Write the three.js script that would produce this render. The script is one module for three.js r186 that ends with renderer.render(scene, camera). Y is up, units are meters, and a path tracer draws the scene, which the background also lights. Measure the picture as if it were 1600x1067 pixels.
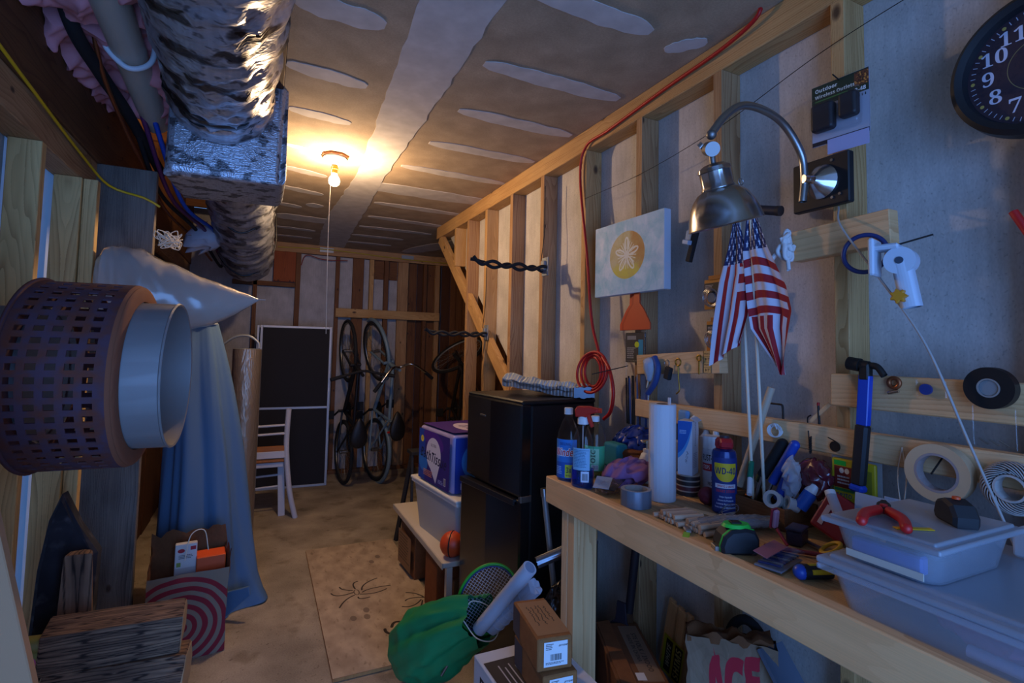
import * as THREE from 'three';
import { mergeGeometries, mergeVertices, toCreasedNormals } from 'three/addons/utils/BufferGeometryUtils.js';
import { RoundedBoxGeometry } from 'three/addons/geometries/RoundedBoxGeometry.js';
import { RectAreaLightUniformsLib } from 'three/addons/lights/RectAreaLightUniformsLib.js';
import { createNoise2D, createNoise3D } from 'simplex-noise';

// ---------------------------------------------------------------- camera, sky, daylight, exposure
const scene = new THREE.Scene();
const camera = new THREE.PerspectiveCamera(66.743, 1600 / 1067, 0.02, 60);
camera.position.set(0, 1.37, 0);
camera.rotation.order = 'YXZ';
camera.rotation.set(THREE.MathUtils.degToRad(3.3), THREE.MathUtils.degToRad(-25.5), THREE.MathUtils.degToRad(1.2));
camera.setViewOffset(1600, 1067, 2, 35.5, 1600, 1067);
const SKY = new THREE.Color().setRGB(0.14, 0.32, 0.72);
scene.background = SKY.clone();
RectAreaLightUniformsLib.init();
const daylight = new THREE.RectAreaLight(new THREE.Color().setRGB(0.165, 0.385, 1.0), 4.9, 1.6, 2.0);   // dusk sky in the open doorway behind the viewer
daylight.position.set(0.15, 1.08, 1.15); daylight.lookAt(0.15, 1.08, -3); daylight.name = 'doorway_daylight'; scene.add(daylight);
const BULB = { pos: [0.322, 2.28, -3.005], color: [1.0, 0.66, 0.37], power: 2.4 };
const renderer = new THREE.WebGLRenderer();
renderer.toneMapping = THREE.LinearToneMapping;
renderer.toneMappingExposure = 1.25;
renderer.shadowMap.enabled = true;

// ---------------------------------------------------------------- helpers
let _s = 12345;
const rnd = (a = 0, b = 1) => { _s = (_s * 1664525 + 1013904223) >>> 0; return a + (b - a) * (_s / 4294967296); };
const seedTo = (s) => { _s = s >>> 0; };
const _seeded = (s) => () => { s = (s * 1664525 + 1013904223) >>> 0; return s / 4294967296; };
const n2 = createNoise2D(_seeded(7)), n3 = createNoise3D(_seeded(11));
const fbm = (x, y, o = 4) => { let s = 0, a = 0.5; for (let i = 0; i < o; i++) { s += a * n2(x, y); x = x * 2.03 + 7.1; y = y * 2.03 + 3.7; a *= 0.5; } return s; };
const V = (x, y, z) => new THREE.Vector3(x, y, z);
const clamp = (x, a = 0, b = 1) => Math.min(b, Math.max(a, x));
const mixc = (a, b, t) => [a[0] + (b[0] - a[0]) * t, a[1] + (b[1] - a[1]) * t, a[2] + (b[2] - a[2]) * t];
const hex = (h) => [(h >> 16) & 255, (h >> 8) & 255, h & 255];
function dataTex(w, h, fn, srgb = true, wrap = THREE.MirroredRepeatWrapping) {
  const d = new Uint8Array(w * h * 4);
  for (let y = 0; y < h; y++) for (let x = 0; x < w; x++) {
    const c = fn(x / w, y / h), i = (y * w + x) * 4;
    if (typeof c === 'number') d[i] = d[i + 1] = d[i + 2] = clamp(c, 0, 255); else { d[i] = clamp(c[0], 0, 255); d[i + 1] = clamp(c[1], 0, 255); d[i + 2] = clamp(c[2], 0, 255); }
    d[i + 3] = 255;
  }
  const t = new THREE.DataTexture(d, w, h); t.wrapS = t.wrapT = wrap; t.magFilter = THREE.LinearFilter; t.minFilter = THREE.LinearMipmapLinearFilter; t.generateMipmaps = true;
  if (srgb) t.colorSpace = THREE.SRGBColorSpace; t.needsUpdate = true; return t;
}
function canvasTex(w, h, draw) {
  const c = document.createElement('canvas'); c.width = w; c.height = h; const g = c.getContext('2d'); draw(g, w, h);
  const t = new THREE.CanvasTexture(c); t.colorSpace = THREE.SRGBColorSpace; t.wrapS = t.wrapT = THREE.ClampToEdgeWrapping; return t;
}
const mat = (color, roughness = 0.7, o = {}) => { const m = new THREE.MeshPhysicalMaterial({ roughness, ...o }); if (color !== null) Array.isArray(color) ? m.color.setRGB(...color) : m.color.set(color); return m; };
const used = new Map();
const numbered = (n) => { const k = used.get(n) ?? 0; used.set(n, k + 1); return k ? n + '_' + String(k).padStart(3, '0') : n; };
const shade = (o) => { o.castShadow = o.receiveShadow = true; return o; };
function thing(name, label, category, pos = [0, 0, 0], ry = 0, group) {
  const o = new THREE.Group(); o.name = numbered(name); o.position.set(...pos); o.rotation.y = ry;
  o.userData = { label, category }; if (group) o.userData.group = group; scene.add(o); return o;
}
function part(parent, name, geo, m, label) {
  const o = shade(new THREE.Mesh(Array.isArray(geo) ? merge(geo) : geo, m)); o.name = name; parent.add(o);
  if (label) o.userData.label = label; return o;
}
function solo(name, label, category, geo, m, pos = [0, 0, 0], ry = 0, group) {
  const o = shade(new THREE.Mesh(Array.isArray(geo) ? merge(geo) : geo, m)); o.name = numbered(name); o.position.set(...pos); o.rotation.y = ry;
  o.userData = { label, category }; if (group) o.userData.group = group; scene.add(o); return o;
}
function struct(name, label, geo, m) {
  const o = geo ? shade(new THREE.Mesh(Array.isArray(geo) ? merge(geo) : geo, m)) : new THREE.Group(); o.name = name;
  o.userData = { kind: 'structure', label, category: name.split('_')[0] }; scene.add(o); return o;
}
function merge(list) {
  const flat = list.map((g) => { const h = g.index ? g.toNonIndexed() : g; for (const k of Object.keys(h.attributes)) if (!['position', 'normal', 'uv'].includes(k)) h.deleteAttribute(k); if (!h.attributes.uv) h.setAttribute('uv', new THREE.BufferAttribute(new Float32Array(h.attributes.position.count * 2), 2)); return h; });
  return mergeGeometries(flat);
}
// uv in metres across each face, v along the longest side
function uvBox(g, ou = rnd(0, 3), ov = rnd(0, 3), axis) {
  if (g.index) g = g.toNonIndexed();
  g.computeBoundingBox(); const s = g.boundingBox.getSize(V(0, 0, 0)).toArray();
  const L = axis ?? s.indexOf(Math.max(...s)), p = g.attributes.position, n = g.attributes.normal, uv = new Float32Array(p.count * 2);
  for (let i = 0; i < p.count; i += 3) {
    const nn = [0, 1, 2].map((k) => Math.abs(n.getComponent(i, k) + n.getComponent(i + 1, k) + n.getComponent(i + 2, k))), D = nn.indexOf(Math.max(...nn));
    let a = [0, 1, 2].filter((k) => k !== D); let vA = a.includes(L) ? L : a[1], uA = a.find((k) => k !== vA);
    for (let j = 0; j < 3; j++) { uv[(i + j) * 2] = p.getComponent(i + j, uA) + ou + D * 0.37; uv[(i + j) * 2 + 1] = p.getComponent(i + j, vA) + ov; }
  }
  g.setAttribute('uv', new THREE.BufferAttribute(uv, 2)); return g;
}
// chamfered box centred at x, y, z
function bx(w, h, d, x = 0, y = 0, z = 0, c = 0.002, axis) {
  c = Math.min(c, w * 0.3, h * 0.3, d * 0.3);
  const H = [w / 2, h / 2, d / 2], P = [], N = [], q = V(0, 0, 0);
  const tri = (a, b, e) => { const n = V(...b).sub(V(...a)).cross(V(...e).sub(V(...a))); const m = [(a[0] + b[0] + e[0]), (a[1] + b[1] + e[1]), (a[2] + b[2] + e[2])]; if (n.dot(V(...m)) < 0) { [b, e] = [e, b]; n.negate(); } n.normalize(); for (const v of [a, b, e]) { P.push(...v); N.push(n.x, n.y, n.z); } };
  const quad = (a, b, e, f) => { tri(a, b, e); tri(a, e, f); };
  const pt = (s, full) => s.map((k, i) => k * (i === full ? H[i] : H[i] - c));   // vertex at corner s lying on face `full`
  for (let A = 0; A < 3; A++) { const B = (A + 1) % 3, C = (A + 2) % 3;
    for (const s of [-1, 1]) { const v = (b, e) => { const t = [0, 0, 0]; t[A] = s; t[B] = b; t[C] = e; return pt(t, A); }; quad(v(-1, -1), v(1, -1), v(1, 1), v(-1, 1)); }
    for (const b of [-1, 1]) for (const e of [-1, 1]) { const v = (a, f) => { const t = [0, 0, 0]; t[A] = a; t[B] = b; t[C] = e; return pt(t, f); }; quad(v(-1, B), v(1, B), v(1, C), v(-1, C)); } }
  for (const a of [-1, 1]) for (const b of [-1, 1]) for (const e of [-1, 1]) tri(pt([a, b, e], 0), pt([a, b, e], 1), pt([a, b, e], 2));
  const g = new THREE.BufferGeometry(); g.setAttribute('position', new THREE.BufferAttribute(new Float32Array(P), 3)); g.setAttribute('normal', new THREE.BufferAttribute(new Float32Array(N), 3));
  uvBox(g, undefined, undefined, axis); g.translate(x, y, z); return g;
}
// box from corner to corner
const bb = (x0, x1, y0, y1, z0, z1, c = 0.002, axis) => bx(Math.abs(x1 - x0), Math.abs(y1 - y0), Math.abs(z1 - z0), (x0 + x1) / 2, (y0 + y1) / 2, (z0 + z1) / 2, c, axis);
// plank between two points (centre line), width w, thickness t, its width direction near `side`
function beam(a, b, w, t, side = V(0, 1, 0), c = 0.002) {
  a = V(...a); b = V(...b); const L = a.distanceTo(b), g = bx(w, L, t, 0, 0, 0, c, 1), y = b.clone().sub(a).normalize(), z = side.clone().cross(y).normalize(), x = y.clone().cross(z).normalize();
  g.applyMatrix4(new THREE.Matrix4().makeBasis(x, y, z).setPosition(a.add(b).multiplyScalar(0.5))); return g;
}
const cyl = (r1, r2, h, x = 0, y = 0, z = 0, s = 24, open = false) => new THREE.CylinderGeometry(r1, r2, h, s, 1, open).translate(x, y, z);
function rod(a, b, r, s = 8, r2 = r) { a = V(...a); b = V(...b); const d = b.clone().sub(a), g = new THREE.CylinderGeometry(r2, r, d.length(), s); g.applyQuaternion(new THREE.Quaternion().setFromUnitVectors(V(0, 1, 0), d.normalize())); g.translate(...a.add(b).multiplyScalar(0.5).toArray()); return g; }
const curve = (pts, closed = false, t = 0.5) => new THREE.CatmullRomCurve3(pts.map((p) => V(...p)), closed, 'catmullrom', t);
const tube = (pts, r, n = 48, s = 8, closed = false) => new THREE.TubeGeometry(curve(pts, closed), n, r, s, closed);
const lathe = (pts, s = 32, x = 0, y = 0, z = 0) => toCreasedNormals(new THREE.LatheGeometry(pts.map((p) => new THREE.Vector2(...p)), s), 0.65).translate(x, y, z);
const sph = (r, x = 0, y = 0, z = 0, a = 16, b = 12) => new THREE.SphereGeometry(r, a, b).translate(x, y, z);
const tor = (R, r, x = 0, y = 0, z = 0, a = 8, b = 32) => new THREE.TorusGeometry(R, r, a, b).translate(x, y, z);
const poly = (pts) => new THREE.Shape(pts.map((p) => new THREE.Vector2(...p)));
const ext = (pts, depth, bevel = 0.001, holes = [], segs = 1) => { const s = Array.isArray(pts) ? poly(pts) : pts; for (const h of holes) s.holes.push(poly(h)); return new THREE.ExtrudeGeometry(s, { depth, bevelEnabled: bevel > 0, bevelSize: bevel, bevelThickness: bevel, bevelSegments: segs, bevelOffset: -bevel, curveSegments: 20 }); };
const rot = (g, x = 0, y = 0, z = 0) => { if (x) g.rotateX(x); if (y) g.rotateY(y); if (z) g.rotateZ(z); return g; };
const mv = (g, x, y, z) => g.translate(x, y, z);
const circ = (r, n = 32, x = 0, y = 0) => Array.from({ length: n }, (_, i) => [x + r * Math.cos(i / n * 2 * Math.PI), y + r * Math.sin(i / n * 2 * Math.PI)]);
// flat printed rectangle (paper label) w x h in the xy plane, facing +z, with 0..1 uv
const plate = (w, h, x = 0, y = 0, z = 0) => new THREE.PlaneGeometry(w, h).translate(x, y, z);
function warp(g, fn) { const p = g.attributes.position, v = V(0, 0, 0); for (let i = 0; i < p.count; i++) { v.fromBufferAttribute(p, i); fn(v, i); p.setXYZ(i, v.x, v.y, v.z); } g.computeVertexNormals(); return g; }
const crease = (g, a = 0.6) => toCreasedNormals(g, a);
const D2R = Math.PI / 180;

// ---------------------------------------------------------------- shared textures and materials
function woodTex(base, late, seed, o = {}) {
  const { F = 26, knots = 3, w = 256, h = 1024, rough = 14, blotch = 0.25 } = o; seedTo(seed);
  const K = Array.from({ length: knots }, () => [rnd(), rnd(), rnd(0.03, 0.07)]), off = seed * 1.37;
  return dataTex(w, h, (u, v) => {
    let x = u, k = 0;
    for (const [kx, ky, kr] of K) { const dx = (u - kx), dy = (v - ky) * 3.2, d = Math.hypot(dx, dy); x += (dx / (d + 0.02)) * kr * 1.5 * Math.exp(-d * d / (kr * kr * 7)); k = Math.max(k, clamp(1.6 - d / kr * 1.7)); }
    const g = x * F + 3.2 * n2(u * 1.3 + off, v * 1.1 + off) + 0.5 * n2(u * 6 + off, v * 3);
    const s = g - Math.floor(g), ring = Math.pow(s, 2.2) * (0.55 + 0.45 * n2(off, Math.floor(g) * 1.7));
    const fibre = n2(u * 190 + off, v * 9) * 0.5 + n2(u * 70, v * 3.3 + off) * 0.5;
    let c = mixc(base, late, clamp(ring * 0.75 + 0.12 * fibre + blotch * fbm(u * 2.2 + off, v * 3.1, 3) + 0.08));
    c = mixc(c, [52, 32, 18], k * 0.75); const f = fibre * rough;
    return [c[0] + f, c[1] + f * 0.9, c[2] + f * 0.7];
  });
}
const woodMat = (tex, o = {}) => { const t = tex.clone(); t.repeat.set(o.ru ?? 4, o.rv ?? 0.7); t.needsUpdate = true; return mat(o.color ?? 0xffffff, o.rough ?? 0.72, { map: t, bumpMap: t, bumpScale: o.bump ?? 0.0008 }); };
const TWA = woodTex([201, 160, 104], [140, 92, 44], 3), TWB = woodTex([182, 142, 98], [122, 80, 44], 21, { F: 18, knots: 4 }), TWC = woodTex([226, 190, 142], [186, 136, 88], 40, { F: 14, knots: 0 });
const TWE = woodTex([222, 200, 156], [150, 122, 84], 71, { F: 16, knots: 4 });
const TWD = woodTex([118, 108, 98], [66, 58, 52], 55, { F: 40, knots: 1, rough: 20, blotch: 0.6 });
const W = { a: woodMat(TWA), b: woodMat(TWB), c: woodMat(TWC), green: woodMat(TWE, { color: 0xffecc8 }), tan: woodMat(TWC, { color: 0xfff2e4, rv: 0.5 }), grey: woodMat(TWD, { bump: 0.0015 }), brown: woodMat(TWB, { color: 0xaa8e70 }), darkbrown: woodMat(TWB, { color: 0x7a5c44 }), red: woodMat(TWA, { color: 0xc07848 }), ply: woodMat(TWC, { color: 0xd9b48a, ru: 1.2, rv: 0.4 }) };
const fibreTex = dataTex(512, 512, (u, v) => { const s = fbm(u * 40, v * 5, 3) * 10 + fbm(u * 3, v * 2.5, 4) * 22 + n2(u * 160, v * 60) * 7, d = n2(u * 90 + 4, v * 60) > 0.8 ? -26 : 0; return [205 + s + d, 203 + s + d, 200 + s + d]; });
const panelMat = (color = 0xffffff, r = 1.1) => { const t = fibreTex.clone(); t.repeat.set(r, r); t.needsUpdate = true; return mat(color, 0.92, { map: t, bumpMap: t, bumpScale: 0.0008 }); };
const paperTex = dataTex(512, 512, (u, v) => { const s = fbm(u * 6, v * 6, 5) * 18 + n2(u * 120, v * 120) * 6 + n2(u * 300, v * 300) * 5; return [168 + s, 147 + s * 0.95, 120 + s * 0.85]; });
const drywallMat = (() => { const t = paperTex.clone(); t.repeat.set(0.8, 0.8); return mat(0xffffff, 0.93, { map: t, bumpMap: t, bumpScale: 0.0004 }); })();
const mudTex = dataTex(256, 256, (u, v) => { const s = fbm(u * 5, v * 5, 5) * 16; return [196 + s, 190 + s, 184 + s]; });
const mudMat = (() => { const t = mudTex.clone(); t.repeat.set(1.5, 1.5); return mat(0xffffff, 0.88, { map: t, bumpMap: t, bumpScale: 0.001 }); })();
const concTex = dataTex(1024, 1024, (u, v) => { const s = fbm(u * 4, v * 4, 6) * 40 + n2(u * 240, v * 240) * 9, st = clamp(fbm(u * 7 + 9, v * 7, 4) * 3 - 0.75) * 46, sp = n2(u * 60, v * 61) > 0.86 ? -28 : 0; return [158 + s - st * .6 + sp, 146 + s * 0.95 - st * .6 + sp, 128 + s * 0.85 - st * .6 + sp]; });
const concMat = (() => { const t = concTex.clone(); t.repeat.set(0.45, 0.45); return mat(0xffffff, 0.85, { map: t, bumpMap: t, bumpScale: 0.002 }); })();
const kraftTex = dataTex(256, 256, (u, v) => { const s = fbm(u * 8, v * 8, 4) * 12 + n2(u * 140, v * 30) * 5; return [168 + s, 126 + s, 84 + s * 0.9]; });
const kraft = (color = 0xffffff, r = 2) => { const t = kraftTex.clone(); t.repeat.set(r, r); return mat(color, 0.85, { map: t, bumpMap: t, bumpScale: 0.0004 }); };
const foilBump = dataTex(512, 512, (u, v) => { const r = 1 - Math.abs(n2(u * 9 + 2 * n2(u * 3, v * 3), v * 26)), r2 = 1 - Math.abs(n2(u * 30, v * 70)); return 110 * r * r + 60 * r2 * r2 + 40; }, false);
const clothBump = dataTex(256, 256, (u, v) => 128 + 60 * Math.sin(u * 400) * Math.sin(v * 400) + 30 * n2(u * 90, v * 90), false);
const M = {
  chrome: mat(0xc9c9c9, 0.22, { metalness: 1 }), steel: mat(0xa8a8a6, 0.34, { metalness: 1 }), iron: mat(0x33302e, 0.55, { metalness: 0.7 }), galv: mat(0x9aa0a4, 0.5, { metalness: 0.55 }),
  black: mat(0x141416, 0.5), rubber: mat(0x18181a, 0.82), blackGloss: mat(0x0c0c0e, 0.22), white: mat(0xd9d9d9, 0.5), whitePlastic: mat(0xdadde0, 0.4), ivory: mat(0xe0d6c0, 0.55),
  red: mat(0xb51717, 0.45), darkred: mat(0x7d1422, 0.5), orange: mat(0xd8501a, 0.5), yellow: mat(0xe0b416, 0.45), blue: mat(0x1452c4, 0.4), navy: mat(0x15255e, 0.45), green: mat(0x18b23c, 0.45), copper: mat(0x9a5c3a, 0.45, { metalness: 0.8 }), brass: mat(0xb08a3c, 0.35, { metalness: 0.9 }), rust: mat(0x6a3a28, 0.85),
  clear: mat(0xffffff, 0.06, { transmission: 1, thickness: 0, ior: 1.4 }), frosty: mat(0xe8eef4, 0.45, { transmission: 0.72, thickness: 0, ior: 1.4 }),
};
// ---------------------------------------------------------------- the setting
const CEIL = 2.43, XR = 1.36, XP = 1.449, XL = -0.67, ZB = -5.94, ZF = 1.1;
struct('floor', 'stained grey-brown concrete floor slab', uvBox(new THREE.BoxGeometry(3.7, 0.1, 7.3).translate(0.9, -0.05, -2.45), 0.3, 0.7, 2), concMat);
struct('ground', 'bare ground outside the open doorway', uvBox(new THREE.BoxGeometry(8, 0.1, 6).translate(0.3, -0.06, ZF + 3.16), 0, 0), mat([0.12, 0.11, 0.1], 0.95));
// ceiling: drywall with joint compound
const ceiling = struct('ceiling', 'unpainted drywall ceiling with smears of joint compound', uvBox(new THREE.BoxGeometry(2.6, 0.02, 7.2).translate(0.035 + 1.3, CEIL + 0.01, -2.42), 0.2, 0.1, 2), drywallMat);
seedTo(99);
function smear(x0, z0, x1, z1, w, pointy = 0.25) {
  const a = new THREE.Vector2(x0, z0), b = new THREE.Vector2(x1, z1), d = b.clone().sub(a), L = d.length(), n = new THREE.Vector2(-d.y, d.x).normalize(), up = [], dn = [], N = 18, s = rnd(0, 50);
  for (let i = 0; i <= N; i++) { const t = i / N, e = Math.pow(clamp(Math.sin(Math.PI * clamp(t, 0.004, 0.996))), pointy), c = a.clone().addScaledVector(d, t); const w1 = w * .4 * e * (1 + 0.15 * n2(t * 4, s)), w2 = w * .4 * e * (1 + 0.15 * n2(t * 4, s + 9)); up.push([c.x + n.x * w1, c.y + n.y * w1]); dn.unshift([c.x - n.x * w2, c.y - n.y * w2]); }
  const g = ext([...up, ...dn], 0.0016, 0.0006); g.rotateX(Math.PI / 2); g.translate(0, CEIL, 0); return uvBox(g);
}
for (const a of [[.66, -1.31, 1.12, -1.31, .12], [.70, -1.745, 1.31, -1.737, .12], [.745, -2.15, 1.335, -2.15, .115], [.735, -2.57, 1.345, -2.56, .12], [.69, -2.98, 1.36, -2.995, .11], [.70, -3.86, 1.40, -3.88, .12], [.735, -4.3, 1.41, -4.34, .12], [.73, -4.70, 1.39, -4.70, .115], [.725, -5.1, 1.22, -5.09, .11], [.715, -5.47, 1.18, -5.46, .1],
  [.04, -1.68, .322, -1.685, .14], [.035, -2.09, .34, -2.13, .115], [.06, -2.49, .335, -2.53, .1], [.05, -2.95, .285, -3.0, .07], [.05, -3.34, .32, -3.42, .1], [.05, -3.77, .34, -3.85, .11], [.06, -4.24, .225, -4.29, .12], [.265, -4.14, .36, -4.21, .14], [.05, -5.1, .40, -5.13, .11], [.06, -5.5, .4, -5.5, .09], [1.23, -1.37, 1.32, -1.26, .085]]) part(ceiling, 'joint_compound_patch', smear(...a), mudMat);
{ const l = [], r = []; const le = [[.36, 1.1], [.37, -.8], [.387, -1.51], [.41, -1.95], [.446, -2.52], [.48, -3.2], [.465, -3.7], [.44, -4.4], [.45, -5.1], [.5, -5.9]], re = [[.6, 1.1], [.61, -.8], [.62, -1.39], [.63, -1.74], [.64, -2.16], [.645, -2.9], [.65, -3.35], [.68, -3.9], [.71, -4.9], [.76, -5.9]];
  const il = (e, o) => { for (let z = 1.1; z > -5.88; z -= 0.06) { let k = 0; while (k < e.length - 2 && e[k + 1][1] > z) k++; const t = (z - e[k][1]) / (e[k + 1][1] - e[k][1]); o.push([e[k][0] + (e[k + 1][0] - e[k][0]) * t + 0.008 * n2(z * 6, e[0][0] * 20) + 0.004 * n2(z * 30, 3), z]); } };
  il(le, l); il(re, r); const g = ext([...l, ...r.reverse()], 0.0018, 0.0006); g.rotateX(Math.PI / 2).translate(0, CEIL - 0.0004, 0); part(ceiling, 'joint_compound_seam', uvBox(g), mudMat);
  part(ceiling, 'joint_compound_seam', smear(.5, -3.46, 1.44, -3.46, .26, .12), mudMat); part(ceiling, 'joint_compound_seam', smear(.05, -4.65, .5, -4.67, .26, .12), mudMat); part(ceiling, 'joint_compound_seam', smear(1.4, -5.75, 1.95, -4.5, .34, .3), mudMat); }
// open joist bay along the left side
const bay = struct('ceiling_joist_bay', 'open joist bay above the ducts'); bay.userData.category = 'ceiling';
part(bay, 'subfloor', bb(-1.2, 2.7, 2.72, 2.76, ZB - .05, ZF + .15), W.brown);
for (let z = 0.4; z > -5.8; z -= 0.81) part(bay, 'joist', bb(-0.66, 0.3, 2.56, 2.72, z - 0.019, z + 0.019), W.brown);
part(bay, 'edge_joist', bb(-.005, 0.033, CEIL - 0.005, 2.65, ZB, ZF), W.darkbrown);
// right wall
const wr = struct('wall_right', 'open stud wall lined with pale fibre panels');
{ const pts = [[ZF, 0], [ZF, 2.435], [-4.42, 2.435], [-2.9, 1.17], [-2.9, 0]].map(([z, y]) => [-z, y]);
  const g = ext(pts, 0.02, 0.0005); g.rotateY(Math.PI / 2); g.translate(XP, 0, 0); part(wr, 'panel', uvBox(g, 0.2, 0.2, 1), panelMat(0xf4f1ee)); }
part(wr, 'top_plate', bb(XR, XP - .001, 2.329, CEIL - .001, -4.42, ZF, .003), W.a);
const rs = [.79, .385, -.02, -.425, -.827, -1.235, -1.642, -2.045, -2.46, -2.855, -3.26, -3.61];
rs.forEach((z, i) => part(wr, 'stud', bb(XR, XP - .001, .041, 2.328, z - .038, z, .002, 1), [W.b, W.a][i % 3 === 1 ? 1 : 0]));
part(wr, 'stud', bb(XR, XP - .001, 2.02, 2.328, -3.935, -3.897, .002, 1), W.a);
part(wr, 'brace', beam([1.385, 2.33, -4.36], [1.385, 1.1, -2.86], .095, .036, V(1, 0, 0).cross(V(0, .66, .75)).normalize()), W.a);
part(wr, 'bottom_plate', bb(XR, XP - .001, 0, .04, -3.65, ZF), W.b);
// back wall
const wb = struct('wall_back', 'back wall of open studs over white panels');
part(wb, 'panel', bb(-1.2, 1.49, 0, 2.7, ZB, ZB + .02, .001, 1), panelMat(0xd8d6da, 1.5));
{ let x = 1.49, i = 0; while (x < 2.6) { const w = [.11, .075, .13, .09][i % 4]; part(wb, 'plank', bb(x, x + w - .004, 0, 2.42, ZB + (i % 2) * .006, ZB + .025 + (i % 3) * .008, .002, 1), [W.brown, W.darkbrown, W.brown][i % 3]); x += w; i++; } }
for (const [a, b, m] of [[-.113, -.075, 'brown'], [.282, .33, 'brown'], [.684, .724, 'brown'], [.864, .98, 'brown'], [1.043, 1.09, 'a'], [1.205, 1.255, 'brown'], [1.363, 1.481, 'b'], [1.66, 1.7, 'brown'], [1.8, 1.855, 'b'], [2.15, 2.2, 'brown']]) part(wb, 'stud', bb(a, b, 0.041, 2.33, ZB + .04, ZB + .09 - (b - a > .1 ? .01 : 0), .002, 1), W[m]);
part(wb, 'top_plate', bb(-1.2, 2.6, 2.331, 2.428, ZB + .04, ZB + .1), W.b);
part(wb, 'bottom_plate', bb(.62, 2.6, 0, .04, ZB + .04, ZB + .09), W.brown);
part(wb, 'board', bb(.693, 1.85, 1.672, 1.766, ZB + .091, ZB + .128), W.a, 'pale horizontal board nailed across the studs');
part(wb, 'plywood_patch', bb(.07, .28, 2.015, 2.33, ZB + .091, ZB + .105), W.red, 'reddish plywood patch under the ceiling');
part(wb, 'blocking', bb(-.3, .28, 1.965, 2.01, ZB + .03, ZB + .09), W.brown);
part(wb, 'header_patch', bb(1.1, 1.36, 2.12, 2.33, ZB + .021, ZB + .039), W.brown);
for (const x of [.58, 1.46]) part(wb, 'nail_plate', bb(x - .07, x + .07, 2.36, 2.41, ZB + .1, ZB + .103, .0005), M.galv, 'pale metal nail plate');
part(wb, 'cable', tube([[.1, 2.37, ZB + .108], [.6, 2.39, ZB + .11], [1.2, 2.37, ZB + .108], [1.75, 2.36, ZB + .11], [2.2, 2.37, ZB + .108]], .006, 40, 6), mat(0xb09a2a, .5), 'yellow cable stapled along the plate');
part(wb, 'cable', tube([[.33, 2.2, ZB + .1], [.38, 2.31, ZB + .1], [.55, 2.28, ZB + .1], [.8, 2.29, ZB + .1]], .005, 30, 6), M.darkred, 'dark red cable');
// alcove side wall, left wall
const wa = struct('wall_alcove', 'dark plank wall of the rear alcove'); for (let i = 0; i < 16; i++) part(wa, 'plank', bb(2.55 + (i % 2) * .008, 2.62, 0, 2.42, -2.0 - i * .25 - .245, -2.0 - i * .25, .002, 1), i % 2 ? W.darkbrown : W.brown);
part(wa, 'end_panel', bb(1.475, 2.6, 0, 2.42, -2.0, -1.96, .001, 1), W.darkbrown);
const wl = struct('wall_left', 'left wall of studs over pale sheathing below a girder');
part(wl, 'sheathing', bb(-.79, -.77, 0, 2.7, -2.16, ZF, .001, 1), panelMat(0xe8eef4, 1.2)); part(wl, 'sheathing', bb(-.79, -.77, 0, 2.7, ZB, -2.77, .001, 1), panelMat(0xe8eef4, 1.2)); part(wl, 'sheathing', bb(-.79, -.77, 2.02, 2.7, -2.769, -2.161, .001, 1), panelMat(0xe8eef4, 1.2));
part(wl, 'translucent_sheet', bb(-.776, -.774, 0, 2.019, -2.769, -2.161, .0004, 1), mat(0xd8e4f0, .9, { transmission: .6, thickness: 0 }), 'bluish translucent sheet closing the bay, lit from outdoors');
[1.0, .7, .3, -.13, -.53, -.94, -1.34, -1.75, -2.14, -2.545].forEach((z, i) => part(wl, 'stud', bb(XL, -.757, 0, 2.009, z - .038, z, .002, 1), W.green));
part(wl, 'stud', bb(-.622, -.668, 0, 2.009, -2.6, -2.56, .002, 1), W.green);
part(wl, 'girder', bb(XL - .005, -.769, 2.01, 2.13, ZB, ZF, .003), W.b);
part(wl, 'rim_board', bb(XL + .004, -.769, 2.131, 2.7, ZB, ZF, .003), W.brown);
part(wl, 'wide_board', bb(-.76, -.458, 0, 2.13, -2.79, -2.75, .003, 1), W.grey, 'wide weathered grey board');
for (let i = 0; i < 9; i++) part(wl, 'plank', bb(-.765, -.72 + (i % 2) * .006, 0, 2.0, -2.8 - i * .34 - .335, -2.8 - i * .34, .002, 1), W.darkbrown);
// front wall with the open doorway behind the viewer
const wf = struct('wall_front', 'wall around the open doorway behind the viewer');
part(wf, 'panel', bb(-.9, -.68, 0, 2.7, ZF, ZF + .12), W.b); part(wf, 'panel', bb(.98, 1.5, 0, 2.7, ZF, ZF + .12), W.b); part(wf, 'header', bb(-.68, .98, 2.1, 2.7, ZF, ZF + .12), W.b);
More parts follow.
